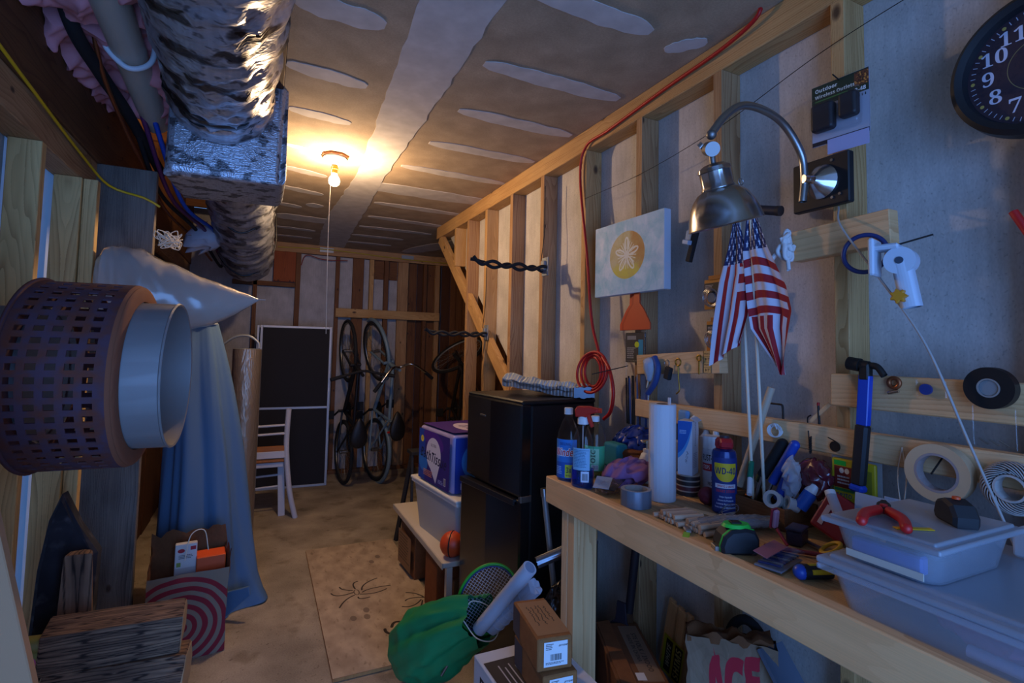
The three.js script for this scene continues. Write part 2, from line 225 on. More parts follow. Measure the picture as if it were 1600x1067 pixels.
// ---------------------------------------------------------------- bare bulb on the ceiling
{
  const t = thing('ceiling_bulb', 'glowing bare bulb in a porcelain ceiling holder with pull cord', 'bulb', [BULB.pos[0], 0, BULB.pos[2]]);
  const oct = circ(.075, 8).map(([x, y]) => [x * Math.cos(.39) - y * Math.sin(.39), x * Math.sin(.39) + y * Math.cos(.39)]);
  part(t, 'mounting_plate', mv(rot(ext(oct, .01, .002), Math.PI / 2), 0, CEIL - .001, 0), W.brown);
  part(t, 'lamp_holder', lathe([[0, 2.4170], [.062, 2.4170], [.064, 2.4070], [.05, 2.4000], [.024, 2.3950], [.022, 2.3730], [0, 2.3730]], 24), M.whitePlastic);
  part(t, 'socket', lathe([[0, 2.3750], [.017, 2.3750], [.017, 2.3630], [.02, 2.3610], [.02, 2.3500], [.016, 2.3480], [.016, 2.3270], [0, 2.3270]], 20), M.brass);
  part(t, 'light_bulb', lathe([[.014, 2.3350], [.0145, 2.3250], [.02, 2.3130], [.028, 2.3000], [.031, 2.2850], [.028, 2.2690], [.02, 2.2600], [.01, 2.2560], [0, 2.2550]], 24), mat(0xffffff, .4, { emissive: new THREE.Color().setRGB(1, .78, .5), emissiveIntensity: 5 }));
  part(t, 'pull_cord', tube([[-.012, 2.3650, .018], [-.022, 2.2850, .03], [-.022, 1.9, .03], [-.01, 1.43, .0]], .0016, 30, 6), M.ivory);
  const l = new THREE.PointLight(new THREE.Color().setRGB(...BULB.color), BULB.power); l.position.set(0, 2.2850, 0); l.castShadow = true; l.shadow.radius = 1.4; l.name = 'bulb_light'; t.add(l);
}
// ---------------------------------------------------------------- printing helpers
const print = (w, h, draw) => mat(0xffffff, 0.6, { map: canvasTex(w, h, draw) });
function sticker(parent, name, w, h, m, pos, ry = 0, rx = 0, label) { const o = part(parent, name, plate(w, h), m, label); o.position.set(...pos); o.rotation.set(rx, ry, 0, 'YXZ'); return o; }
const txt = (g, s, x, y, size, color, o = {}) => { g.save(); g.translate(x, y); if (o.rot) g.rotate(o.rot); if (o.sx || o.sy) g.scale(o.sx || 1, o.sy || 1); g.font = (o.style || 'bold') + ' ' + size + 'px ' + (o.font || 'sans-serif'); g.textAlign = o.align || 'center'; g.textBaseline = 'middle'; if (o.stroke) { g.strokeStyle = o.stroke; g.lineWidth = o.lw || 4; g.strokeText(s, 0, 0); } g.fillStyle = color; g.fillText(s, 0, 0); g.restore(); };
const rect = (g, c, x, y, w, h) => { g.fillStyle = c; g.fillRect(x, y, w, h); };
const scribble = (g, x, y, w, h, n, c, seed) => { seedTo(seed); g.fillStyle = c; for (let i = 0; i < n; i++) { let px = x; const py = y + i * h / n; while (px < x + w * rnd(.7, 1)) { const l = rnd(.03, .12) * w; g.fillRect(px, py, l, h / n * .5); px += l + w * .02; } } };
const bars = (g, x, y, w, h, seed) => { seedTo(seed); g.fillStyle = '#111'; let p = x; while (p < x + w) { const l = rnd(.01, .045) * w; g.fillRect(p, y, l, h); p += l + rnd(.012, .04) * w; } };

// ---------------------------------------------------------------- workbench
{
  const t = thing('workbench', 'long pine workbench cluttered with tools along the right wall', 'workbench');
  const x0 = .92;
  for (let i = 0; i < 4; i++) part(t, 'top_plank', bb(x0 + .039 + i * .122, x0 + .039 + (i + 1) * .122 - .002, .886, .922, -1.613, .62, .002, 2), [W.a, W.b, W.a, W.b][i]);
  part(t, 'front_rail', bb(x0, x0 + .038, .837, .926, -1.615, .64, .003, 2), W.tan);
  part(t, 'end_rail', bb(x0 + .04, 1.44, .837, .884, -1.612, -1.574, .002), W.tan);
  for (const z of [-1.488, .3]) for (const [a, b] of [[.935, 1.024]]) { part(t, 'leg', bb(a, b, 0, .885, z, z + .038, .002, 1), W.tan); part(t, 'leg', bb(a, a + .036, 0, .836, z - .04, z - .002, .002, 1), W.c); }
}
part(wr, 'board', bb(1.322, 1.359, 1.118, 1.185, -1.63, .6, .003, 2), W.c, 'low pine board nailed along the studs above the workbench');
part(wr, 'board', bb(1.322, 1.359, 1.242, 1.324, -.855, .6, .003, 2), W.tan, 'pale board nailed across the studs behind the hammer');
part(wr, 'board', beam([1.34, 1.670, -.957], [1.34, 1.678, -.706], .084, .037, V(0, 1, 0)), W.tan, 'short pine block nailed to the stud beside the flags');
part(wr, 'board', beam([1.34, 1.318, -1.62], [1.34, 1.342, -1.212], .074, .037, V(0, 1, 0)), W.c, 'short board with a lumber stamp and small hooks');
{ const m = print(96, 256, (g) => { rect(g, '#d3ab6b', 0, 0, 96, 256); g.fillStyle = '#2a2118'; g.fillRect(0, 0, 6, 256); g.fillRect(90, 0, 6, 256); for (let i = 0; i < 4; i++) { txt(g, i % 2 ? 'HT' : 'marca', 48, 32 + i * 64, i % 2 ? 46 : 26, '#2a2118'); g.fillRect(6, 62 + i * 64, 84, 4); } }); const o = part(wr, 'lumber_stamp', plate(.034, .072), m); o.position.set(1.3205, 1.34, -1.262); o.rotation.y = -Math.PI / 2; }

// ---------------------------------------------------------------- black refrigerator
{
  const t = thing('refrigerator', 'black two-door refrigerator standing at the end of the workbench', 'refrigerator', [.968, 0, -1.897], .09); t.scale.set(1, 1.0635, 1.09);
  const body = mat(0x0b0b0d, .42), door = mat(0x0d0d10, .24, { clearcoat: .5, clearcoatRoughness: .15 });
  part(t, 'cabinet', bb(.045, .382, .03, 1.072, -.458, -.002, .006), body);
  part(t, 'top_panel', bb(.0, .384, 1.07, 1.088, -.462, .0, .008), body);
  const prof = (x) => [[-.0, -.46], [-.004, -.45], [-.012, -.23], [-.004, -.01], [.0, 0], [.04, 0], [.04, -.46]];
  const dg = (h) => { const g = ext(prof().map(([a, b]) => [a, -b]), h, .011, [], 4); g.rotateX(-Math.PI / 2); return g; };
  const up = part(t, 'freezer_door', mv(dg(.335), 0, .73, 0), door);
  part(up, 'badge', bx(.002, .007, .05, -.0105, 1.0, -.3, .0005), M.steel, 'small silver name badge');
  part(up, 'energy_tag', bx(.001, .04, .02, .004, .93, -.4515, .0002), M.white, 'white tag at the door edge');
  const lo = new THREE.Group(); lo.name = 'lower_door'; lo.rotation.y = .06; t.add(lo);
  part(lo, 'door_panel', mv(dg(.655), 0, .045, 0), door);
  part(lo, 'grip', [bb(-.014, .02, .7, .712, -.45, -.03, .003), bb(-.016, -.008, .688, .712, -.45, -.03, .003)], mat(0x1a1a1e, .3));
  part(t, 'hinge', bb(-.002, .05, .702, .728, -.02, .001, .002), M.steel, 'bright metal hinge between the doors');
  part(t, 'door_gasket', bb(.04, .046, .05, 1.06, -.45, -.01, .001), mat(0x2b2b30, .6));
  for (const x of [.08, .34]) for (const z of [-.42, -.04]) part(t, 'foot', cyl(.015, .018, .03, x, .015, z, 10), M.black);
}
// ---------------------------------------------------------------- low white bench, boxes, bin, tissue
{
  const wt = mat(0xcfc6ba, .6);
  const t = thing('low_bench', 'low white bench with a storage bin on it beside the refrigerator', 'bench');
  part(t, 'top', bb(.832, 1.34, .305, .33, -3.477, -2.44, .003), wt);
  part(t, 'edge_strip', bb(.825, .8315, .3, .331, -3.477, -2.44, .002), mat(0xb9b2a8, .6));
  for (const z of [-3.42, -2.47]) for (const x of [1.31]) part(t, 'leg', bb(x - .02, x + .02, 0, .304, z - .02, z + .02), wt);
  part(t, 'leg', bb(.85, .88, 0, .304, -2.47, -2.44), wt); part(t, 'leg', bb(.9, .93, 0, .304, -3.47, -3.44), wt);
}
function carton(name, label, w, h, d, pos, ry = 0, m = kraft(), group) {
  const t = thing(name, label, 'box', pos, ry, group);
  part(t, 'body', bx(w, h, d, 0, h / 2, 0, .003), m);
  return t;
}
{
  const b1 = carton('cardboard_box', 'brown printed carton at the far end beneath the low white bench', .26, .28, .27, [.975, .017, -3.16], .06, kraft(0xc9b09a));
  sticker(b1, 'print', .24, .2, print(256, 256, (g) => { rect(g, '#8a6a4c', 0, 0, 256, 256); scribble(g, 20, 20, 210, 200, 9, '#4d3a2a', 4); }), [-.1508, .13, 0], -Math.PI / 2);
  sticker(b1, 'print', .2, .2, print(128, 128, (g) => { rect(g, '#8d7360', 0, 0, 128, 128); scribble(g, 60, 12, 60, 100, 9, '#3a2f28', 5); }), [0, .13, .1308], 0);
  carton('cardboard_box', 'plain brown carton at the near end beneath the low white bench', .2, .285, .2, [.935, .0165, -2.645], 0, kraft(0xc09068));
  carton('cardboard_box', 'small pale carton tucked between the low bench and refrigerator', .1, .2, .03, [.95, .0165, -2.50], .1, kraft(0xd8c8b4));
  const bin = thing('storage_bin', 'frosted plastic storage bin with white lid under the bath tissue', 'bin', [1.06, .3315, -2.78], .11);
  const shell = (w0, d0, w1, d1, h, th = .003) => { const ring = (w, d, y, r = .03) => { const o = []; for (const [sx, sz, a] of [[1, 1, 0], [-1, 1, 1], [-1, -1, 2], [1, -1, 3]]) for (let k = 0; k <= 4; k++) { const q = (a + k / 4) * Math.PI / 2; o.push([sx * (w / 2 - r) + r * Math.cos(q), y, sz * (d / 2 - r) + r * Math.sin(q)]); } return o; };
    const R = [ring(.01, .01, 0, .004), ring(w0, d0, 0), ring(w1, d1, h), ring(w1 - 2 * th, d1 - 2 * th, h), ring(w0 - 2 * th, d0 - 2 * th, th), ring(.01, .01, th, .004)], P = [], I = [], n = R[0].length; R.forEach((r) => r.forEach((p) => P.push(...p)));
    for (let a = 0; a < R.length - 1; a++) for (let i = 0; i < n; i++) { const j = (i + 1) % n, A = a * n + i, B = a * n + j; I.push(A, A + n, B, B, A + n, B + n); }
    const g = new THREE.BufferGeometry(); g.setAttribute('position', new THREE.Float32BufferAttribute(P, 3)); g.setIndex(I); return crease(g.toNonIndexed(), .7); };
  globalThis.binShell = shell;
  part(bin, 'tub', shell(.33, .52, .38, .585, .262), mat(0xd4d8dc, .5, { transmission: .45, thickness: 0 }));
  part(bin, 'lid', [mv(new RoundedBoxGeometry(.405, .018, .62, 2, .008), 0, .274, 0), mv(new RoundedBoxGeometry(.395, .022, .61, 2, .008), 0, .258, 0)], mat(0xd8d6d2, .5));
  part(bin, 'stored_contents', warp(new RoundedBoxGeometry(.28, .19, .4, 4, .04).translate(0, .1, 0), (v) => { const q = .02 * n3(v.x * 14, v.y * 14, v.z * 14); v.x += q; v.y += q; }), mat(0x9aa0aa, .8), 'dim grey contents seen through the plastic');
  const pk = thing('bath_tissue_pack', 'purple pack of bath tissue standing on the frosted bin', 'bath tissue', [1.045, .616, -2.785], .11); pk.scale.set(1.05, 1.06, 1.14);
  const face = print(512, 384, (g) => {
    rect(g, '#2c1c74', 0, 0, 512, 384); rect(g, '#18409c', 0, 0, 110, 384); g.fillStyle = '#1f6cc0'; g.beginPath(); g.ellipse(80, 250, 80, 70, .4, 0, 7); g.fill(); g.fillStyle = '#4a1d86'; g.beginPath(); g.ellipse(250, 60, 170, 70, .2, 0, 7); g.fill();
    g.fillStyle = '#c9c6d6'; g.beginPath(); g.arc(255, 165, 122, 0, 7); g.fill(); g.beginPath(); g.moveTo(140, 205); g.lineTo(300, 372); g.lineTo(374, 195); g.fill();
    txt(g, 'BathTissue', 246, 190, 104, '#0b1140', { sx: .8, rot: .07, style: 'italic bold' }); txt(g, 'ULTRA', 255, 100, 30, '#6a6684'); g.fillStyle = '#d9c23a'; g.beginPath(); g.arc(60, 75, 26, 0, 7); g.fill(); txt(g, '7', 60, 75, 34, '#7a3a1a'); scribble(g, 90, 300, 170, 50, 4, '#d98a4a', 8); rect(g, '#dcdde8', 430, 300, 30, 54); bars(g, 432, 304, 26, 46, 3); scribble(g, 340, 330, 80, 30, 3, '#9fb0e0', 9);
  });
  const side = print(256, 384, (g) => { rect(g, '#17389a', 0, 0, 256, 384); g.fillStyle = '#3f86d0'; g.beginPath(); g.ellipse(130, 170, 100, 150, 0, 0, 7); g.fill(); txt(g, 'BathTissue', 130, 180, 74, '#101c58', { rot: -Math.PI / 2, style: 'italic bold' }); txt(g, 'M', 50, 340, 60, '#d6d8ea'); });
  const top = print(384, 256, (g) => { rect(g, '#3a1c7c', 0, 0, 384, 256); g.fillStyle = '#b9b0d0'; g.beginPath(); g.ellipse(230, 120, 140, 60, .1, 0, 7); g.fill(); txt(g, '870', 230, 120, 80, '#2b2570', { style: 'italic bold' }); });
  part(pk, 'wrapper', warp(new RoundedBoxGeometry(.32, .285, .385, 5, .02).translate(0, .1425, 0), (v) => { const b = .006 * n3(v.x * 9, v.y * 9, v.z * 9); v.x += b; v.z += b; }), mat(0x9b93c4, .35, { clearcoat: .4 }));
  const a = sticker(pk, 'front_print', .36, .262, face, [-.1695, .14, 0], -Math.PI / 2), b = sticker(pk, 'side_print', .3, .262, side, [0, .14, .2025]), c = sticker(pk, 'top_print', .36, .3, top, [0, .2945, 0], -Math.PI / 2, -Math.PI / 2);
  const ball = thing('orange_ball', 'orange ball with dark seam half hidden behind the refrigerator', 'ball', [.83, .31, -2.012 + .06]); ball.position.set(.897, .3305, -2.502);
  part(ball, 'shell', sph(.062, 0, .062, 0, 24, 16), mat(0xd24a1c, .45)); part(ball, 'seam', rot(tor(.0615, .003, 0, 0, 0, 6, 40), 0, .9, 0).translate(0, .062, 0), M.black);
  const step = thing('step_stool', 'dark step stool leg standing behind the storage bin', 'stool'); part(step, 'leg', [beam([.91, 0, -3.72], [.98, .64, -3.6], .03, .02), beam([1.2, 0, -3.72], [1.2, .64, -3.6], .03, .02)], mat(0x23252c, .6)); part(step, 'tread', bb(.96, 1.22, .62, .645, -3.68, -3.55), mat(0x23252c, .6)); part(step, 'rear_leg', [beam([.96, 0, -3.5], [.97, .62, -3.57], .025, .018), beam([1.21, 0, -3.5], [1.21, .62, -3.57], .025, .018)], mat(0x23252c, .6));
}
// ---------------------------------------------------------------- plywood sheet on the floor with drawn marks
{
  const X0 = .316, X1 = .88, Z0 = -3.725, Z1 = -2.27;
  const MARKS = [[[0.557, -3.013], [0.585, -3.08], [0.661, -3.13]], [[0.556, -2.985], [0.609, -3.01], [0.712, -3.01]], [[0.541, -2.967], [0.614, -2.951], [0.684, -2.975]], [[0.525, -2.937], [0.536, -2.914], [0.581, -2.913]], [[0.525, -3.042], [0.525, -3.105], [0.552, -3.13]], [[0.507, -3.028], [0.464, -3.056], [0.449, -3.093]], [[0.507, -3.0], [0.432, -2.991], [0.397, -3.033]], [[0.51, -2.967], [0.458, -2.926], [0.419, -2.857]], [[0.774, -2.887], [0.82, -2.854], [0.849, -2.796]], [[0.748, -2.799], [0.784, -2.814], [0.845, -2.798]], [[0.718, -2.743], [0.771, -2.732], [0.827, -2.778]], [[0.747, -2.689], [0.791, -2.69], [0.832, -2.767]], [[0.623, -2.568], [0.655, -2.606], [0.702, -2.563]], [[0.702, -2.621], [0.726, -2.591], [0.721, -2.529]], [[0.589, -2.561], [0.594, -2.523], [0.627, -2.498]]], MARKS_C = [0.526, -2.997], SPOTS = [[0.467, -2.721], [0.532, -2.712], [0.54, -2.781], [0.677, -3.375], [0.727, -3.442]];
  const tex = canvasTex(512, 1200, (g) => {
    const id = g.createImageData(512, 1200); for (let y = 0; y < 1200; y++) for (let x = 0; x < 512; x++) { const s = fbm(x / 110, y / 160, 5) * 26 + n2(x / 3, y / 3) * 7, st = clamp(fbm(x / 40 + 9, y / 90, 3) * 3 - 1) * 30, i = (y * 512 + x) * 4; id.data[i] = 176 + s - st; id.data[i + 1] = 156 + s - st; id.data[i + 2] = 132 + s * .9 - st; id.data[i + 3] = 255; } g.putImageData(id, 0, 0);
    g.strokeStyle = '#2a1d16'; g.lineCap = 'round'; const P = (p) => [(p[0] - X0) / (X1 - X0) * 512, (p[1] - Z0) / (Z1 - Z0) * 1200];
    MARKS.forEach((st, k) => { g.lineWidth = k > 11 ? 13 : 7; const a = st.map(P); g.beginPath(); g.moveTo(...a[0]); g.quadraticCurveTo(a[1][0] * 2 - (a[0][0] + a[2][0]) / 2, a[1][1] * 2 - (a[0][1] + a[2][1]) / 2, ...a[2]); g.stroke(); });
    g.strokeStyle = '#5a4a3e'; g.lineWidth = 5; g.beginPath(); const c = P(MARKS_C); g.ellipse(c[0], c[1], 12, 26, 0, 0, 7); g.stroke();
    g.fillStyle = 'rgba(90,74,66,.55)'; for (const p of SPOTS) { const c2 = P(p); g.beginPath(); g.ellipse(c2[0], c2[1], 14, 22, 0, 0, 7); g.fill(); }
  });
  const t = thing('plywood_sheet', 'worn plywood sheet on the floor with dark drawn squiggles', 'plywood');
  part(t, 'board', bb(X0, X1, 0, .016, Z0, Z1, .002), W.ply);
  const o = part(t, 'drawn_surface', plate(X1 - X0, Z1 - Z0), mat(0xffffff, .8, { map: tex })); o.rotation.x = -Math.PI / 2; o.position.set((X0 + X1) / 2, .0168, (Z0 + Z1) / 2);
}
// ---------------------------------------------------------------- cartons beneath the bench end
{
  const lab = print(256, 256, (g) => { rect(g, '#dfe6ea', 0, 0, 256, 256); scribble(g, 20, 20, 80, 70, 4, '#222', 5); txt(g, 'arrow', 205, 45, 34, '#222', { style: 'italic bold' }); bars(g, 70, 130, 120, 66, 5); scribble(g, 20, 212, 220, 26, 2, '#222', 6); });
  const hand = print(256, 512, (g) => { rect(g, '#9a7450', 0, 0, 256, 512); g.strokeStyle = '#3a2a20'; g.lineWidth = 7; seedTo(31); for (let i = 0; i < 5; i++) { g.beginPath(); let y = 70 + rnd(0, 40); g.moveTo(60 + i * 34, y); while (y < 420 - rnd(0, 120)) { y += 13; g.lineTo(60 + i * 34 + rnd(-9, 9), y); } g.stroke(); } });
  for (const [lbl, pos, ry] of [['brown carton with barcode label and black handwriting on top of the stack', [.740, .536, -1.312], -.15], ['brown carton with barcode label under the handwritten carton', [.742, .452, -1.295], -.1]]) {
    const t = carton('shipping_carton', lbl, .098, .083, .212, pos, ry, kraft(0xd8bc98), 'stacked shipping cartons');
    sticker(t, 'barcode_label', .066, .062, lab, [.002, .042, .1068]); sticker(t, 'dark_panel', .06, .074, mat(0x4a4248, .8), [-.0498, .042, -.07], -Math.PI / 2);
    if (ry < -.12) sticker(t, 'handwriting', .09, .18, hand, [.002, .0838, 0], 0, -Math.PI / 2);
  }
  const t = thing('white_box', 'white carton with black printed lid under the brown cartons', 'box', [.747, 0, -1.33], 0);
  part(t, 'body', bx(.265, .45, .33, 0, .225, 0, .003), mat(0xc9ccd2, .6));
  sticker(t, 'lid_print', .17, .26, print(256, 384, (g) => { rect(g, '#2b2320', 0, 0, 256, 384); g.save(); for (let i = 0; i < 6; i++) rect(g, '#b8b0a8', 50 + i * 24, 40 + (i % 2) * 20, 6, 270 - i * 14); g.restore(); }), [-.04, .4512, .02], 0, -Math.PI / 2);
  sticker(t, 'side_print', .3, .16, print(512, 256, (g) => { rect(g, '#c9ccd6', 0, 0, 512, 256); rect(g, '#1d1a26', 60, 40, 150, 60); txt(g, 'ADAM', 135, 70, 46, '#d6d6de'); g.strokeStyle = '#444'; g.lineWidth = 6; g.beginPath(); g.arc(300, 80, 34, 0, 7); g.stroke(); scribble(g, 60, 140, 360, 70, 3, '#333', 7); }), [-.1332, .36, 0], -Math.PI / 2);
  sticker(t, 'scribble', .06, .1, print(128, 256, (g) => { rect(g, '#c9ccd2', 0, 0, 128, 256); txt(g, 'Fp', 64, 128, 70, '#3a4a72', { font: 'serif', style: 'italic bold' }); }), [.1, .4511, .11], 0, -Math.PI / 2);
  const big = thing('long_carton', 'large closed brown carton with printed notes beneath the workbench', 'box', [1.2, 0, -1.50], -.40);
  part(big, 'body', bx(.165, .325, .38, 0, .1625, 0, .003), kraft(0xb49880));
  part(big, 'flap', mv(rot(bx(.05, .003, .38, 0, 0, 0, .001), 0, 0, .12), -.05, .331, 0), kraft(0xb8997c));
  sticker(big, 'printed_note', .07, .33, print(192, 768, (g) => { rect(g, '#8a725c', 0, 0, 192, 768); txt(g, 'STE FOLK / INDOO', 120, 384, 62, '#41342a', { rot: Math.PI / 2, style: '' }); txt(g, 'MADE IN CHINA', 60, 330, 50, '#41342a', { rot: Math.PI / 2, style: '' }); }), [.035, .3258, 0], 0, -Math.PI / 2);
  sticker(big, 'small_label', .03, .04, M.white, [.0, .3262, .14], 0, -Math.PI / 2);
}
// ---------------------------------------------------------------- ducts, pipes and insulation over the left side
const foilMat = (seed, dark = .45) => { const t = dataTex(512, 512, (u, v) => { const d = clamp((fbm(u * 3.2 + seed, v * 5 + seed, 5) - .12) * 6) * dark + clamp((fbm(u * 14 + seed, v * 22, 3) - .25) * 5) * dark * .6, s = n2(u * 60, v * 4) * 8; const b = [186 + s, 190 + s, 198 + s]; return mixc(b, [34, 30, 30], clamp(d)); }); const b = foilBump.clone(); return mat(0xffffff, .34, { map: t, metalness: .6, bumpMap: b, bumpScale: .0016 }); };
const foilA = foilMat(3, .75), foilB = foilMat(17, .5), tapeBlack = mat(0x151416, .35);
function flexDuct(pts, r, n = 160) {
  const c = curve(pts), g = new THREE.TubeGeometry(c, n, r, 40, false), p = g.attributes.position, uv = g.attributes.uv, v = V(0, 0, 0), q = V(0, 0, 0), L = c.getLength();
  for (let i = 0; i < p.count; i++) { v.fromBufferAttribute(p, i); c.getPointAt(clamp(uv.getX(i)), q); const d = v.clone().sub(q).normalize(), a = uv.getY(i), s = uv.getX(i) * L; v.addScaledVector(d,   .004 * Math.sin(s * 75 + 4 * n2(a * 4, s * 3)) * (.3 + .7 * Math.abs(n2(s * 4, a * 6))) + .01 * n2(s * 9, Math.sin(a * 6.28) * 3)); p.setXYZ(i, v.x, v.y, v.z); uv.setXY(i, a * 1.2, s); }
  g.computeVertexNormals(); return g;
}
{
  const t = thing('air_duct', 'large stained silver foil duct with a taped box fitting overhead', 'duct');
  part(t, 'flexible_run', flexDuct([[-.05, 2.33, .9], [-.1, 2.29, -.3], [-.14, 2.275, -1.3], [-.185, 2.34, -2.3], [-.19, 2.35, -2.4]], .176), foilA);
  part(t, 'tape_band', flexDuct([[-.176, 2.328, -2.075], [-.181, 2.334, -2.12]], .1815, 6), tapeBlack);
  part(t, 'collar', flexDuct([[-.184, 2.338, -2.17], [-.187, 2.342, -2.33]], .185, 24), foilB);
  part(t, 'box_fitting', warp(new RoundedBoxGeometry(.415, .5, .38, 8, .03).translate(-.157, 2.265, -2.5), (v) => { const q = .012 * n3(v.x * 9, v.y * 9, v.z * 9) + .006 * n3(v.x * 28, v.y * 20, v.z * 28); v.x += q; v.y += q; v.z += q * 1.5; }), foilB);
  const t2 = thing('air_duct', 'sagging silver duct continuing towards the back wall', 'duct');
  part(t2, 'flexible_run', flexDuct([[-.15, 2.28, -2.73], [-.145, 2.18, -3.3], [-.13, 2.03, -4.1], [-.13, 2.05, -4.6], [-.13, 2.3, -5.1]], .172), foilB);
  for (const [i, z, y] of [[0, -3.3, 2.18], [1, -4.1, 2.03]]) part(t2, 'hanger_strap', tube([[-.33, 2.43, z], [-.325, y, z], [-.14, y - .186, z], [.045, y, z], [.04, 2.43, z]], .006, 40, 6), tapeBlack);
  const pv = thing('drain_pipe', 'white plastic drain pipe running beside the silver duct', 'pipe');
  part(pv, 'pipe', rod([-.37, 2.355, .2], [-.475, 2.352, -2.75], .052, 24), mat(0xb9b4a6, .45)); part(pv, 'coupling', rod([-.42, 2.354, -1.2], [-.424, 2.354, -1.3], .06, 24), M.whitePlastic);
  part(pv, 'hanger', tube([[-.38, 2.45, -2.1], [-.385, 2.33, -2.1], [-.445, 2.285, -2.09], [-.505, 2.33, -2.08], [-.51, 2.37, -2.08]], .009, 40, 8), M.whitePlastic, 'white hook hanger');
  const pm = mat(0xd08a8e, .95, { sheen: .4 });
  [[.35, -.35], [-.45, -1.17], [-1.27, -1.98], [-2.04, -2.79]].forEach(([a, b], i) => {
    const g = new THREE.BoxGeometry(.29, .26, a - b, 36, 8, 60).translate(-.515, 2.57, (a + b) / 2); solo('insulation_batt', ['pink insulation batt sagging from the joist bay nearest the viewer', 'pink insulation batt above the head of the drain pipe', 'ragged pink insulation batt hanging beside the drain pipe hanger', 'torn pink insulation batt over the dark pipes'][i], 'insulation', warp(g, (v) => { const low = clamp((2.6 - v.y) / .17), q = fbm(v.x * 5 + i * 5, v.z * 5, 2); v.y += q * .1 * low - .085 * low; v.x += .02 * n3(v.x * 10, v.y * 10, v.z * 10); v.y += .006 * n3(v.x * 22, v.y * 22, v.z * 22); }), pm, [0, 0, 0], 0, 'insulation batts'); });
  const bp = thing('black_pipe', 'black insulated pipe dropping out of the pink insulation', 'pipe'); part(bp, 'sleeve', tube([[-.60, 2.5, -1.85], [-.585, 2.36, -2.02], [-.57, 2.33, -2.28], [-.54, 2.30, -2.6], [-.5, 2.22, -3.1]], .022, 40, 12), M.rubber);
  solo('copper_line', 'thin brown copper line bending along the left ceiling', 'pipe', tube([[-.56, 2.5, -2.05], [-.555, 2.33, -2.22], [-.545, 2.24, -2.52], [-.53, 2.17, -2.86], [-.52, 2.1, -3.4], [-.46, 2.08, -4.1], [-.4, 2.03, -4.8]], .008, 60, 8), M.copper);
  for (let k = 0; k < 3; k++) solo('cable', ['dark cable sagging below the copper line', 'purple cable drooping behind the silver box', 'blue cable drooping towards the back wall'][k], 'cable', tube([[-.54 + k * .04, 2.32, -2.6], [-.5 + k * .05, 2.12 - k * .02, -3.1], [-.4 + k * .05, 2.06, -3.7], [-.32 + k * .03, 1.95 + .02 * k, -4.4], [-.35, 2.05, -5.2]], .011, 50, 6), [M.rubber, mat(0x5c2a5a, .5), M.blue][k]);
  solo('yellow_cable', 'yellow electrical cable running along the left girder', 'cable', tube([[-.66, 2.2, -.9], [-.656, 2.155, -1.55], [-.656, 2.12, -1.95], [-.66, 2.08, -2.5], [-.62, 2.03, -2.72], [-.5, 2.0, -2.735], [-.44, 1.97, -2.745]], .005, 60, 8), M.yellow);
  const cl = thing('plastic_scrap', 'white crumpled plastic caught among the cables near the silver duct', 'plastic'); part(cl, 'sheet', warp(new THREE.SphereGeometry(.09, 20, 14).scale(1.1, .9, .8).translate(-.36, 2.02, -3.75), (v) => { const q = .04 * n3(v.x * 14, v.y * 14, v.z * 14); v.x += q; v.y += q; }), mat(0xb8bcc8, .5));
  seedTo(5); const pts = []; for (let i = 0; i < 60; i++) pts.push([-.38 + rnd(-.05, .05), 1.80 + rnd(-.035, .045), -2.62 + rnd(-.04, .04)]); solo('string_tangle', 'tangled clump of white string on the inflated plastic bag', 'string', tube(pts, .0022, 400, 5), M.ivory);
}
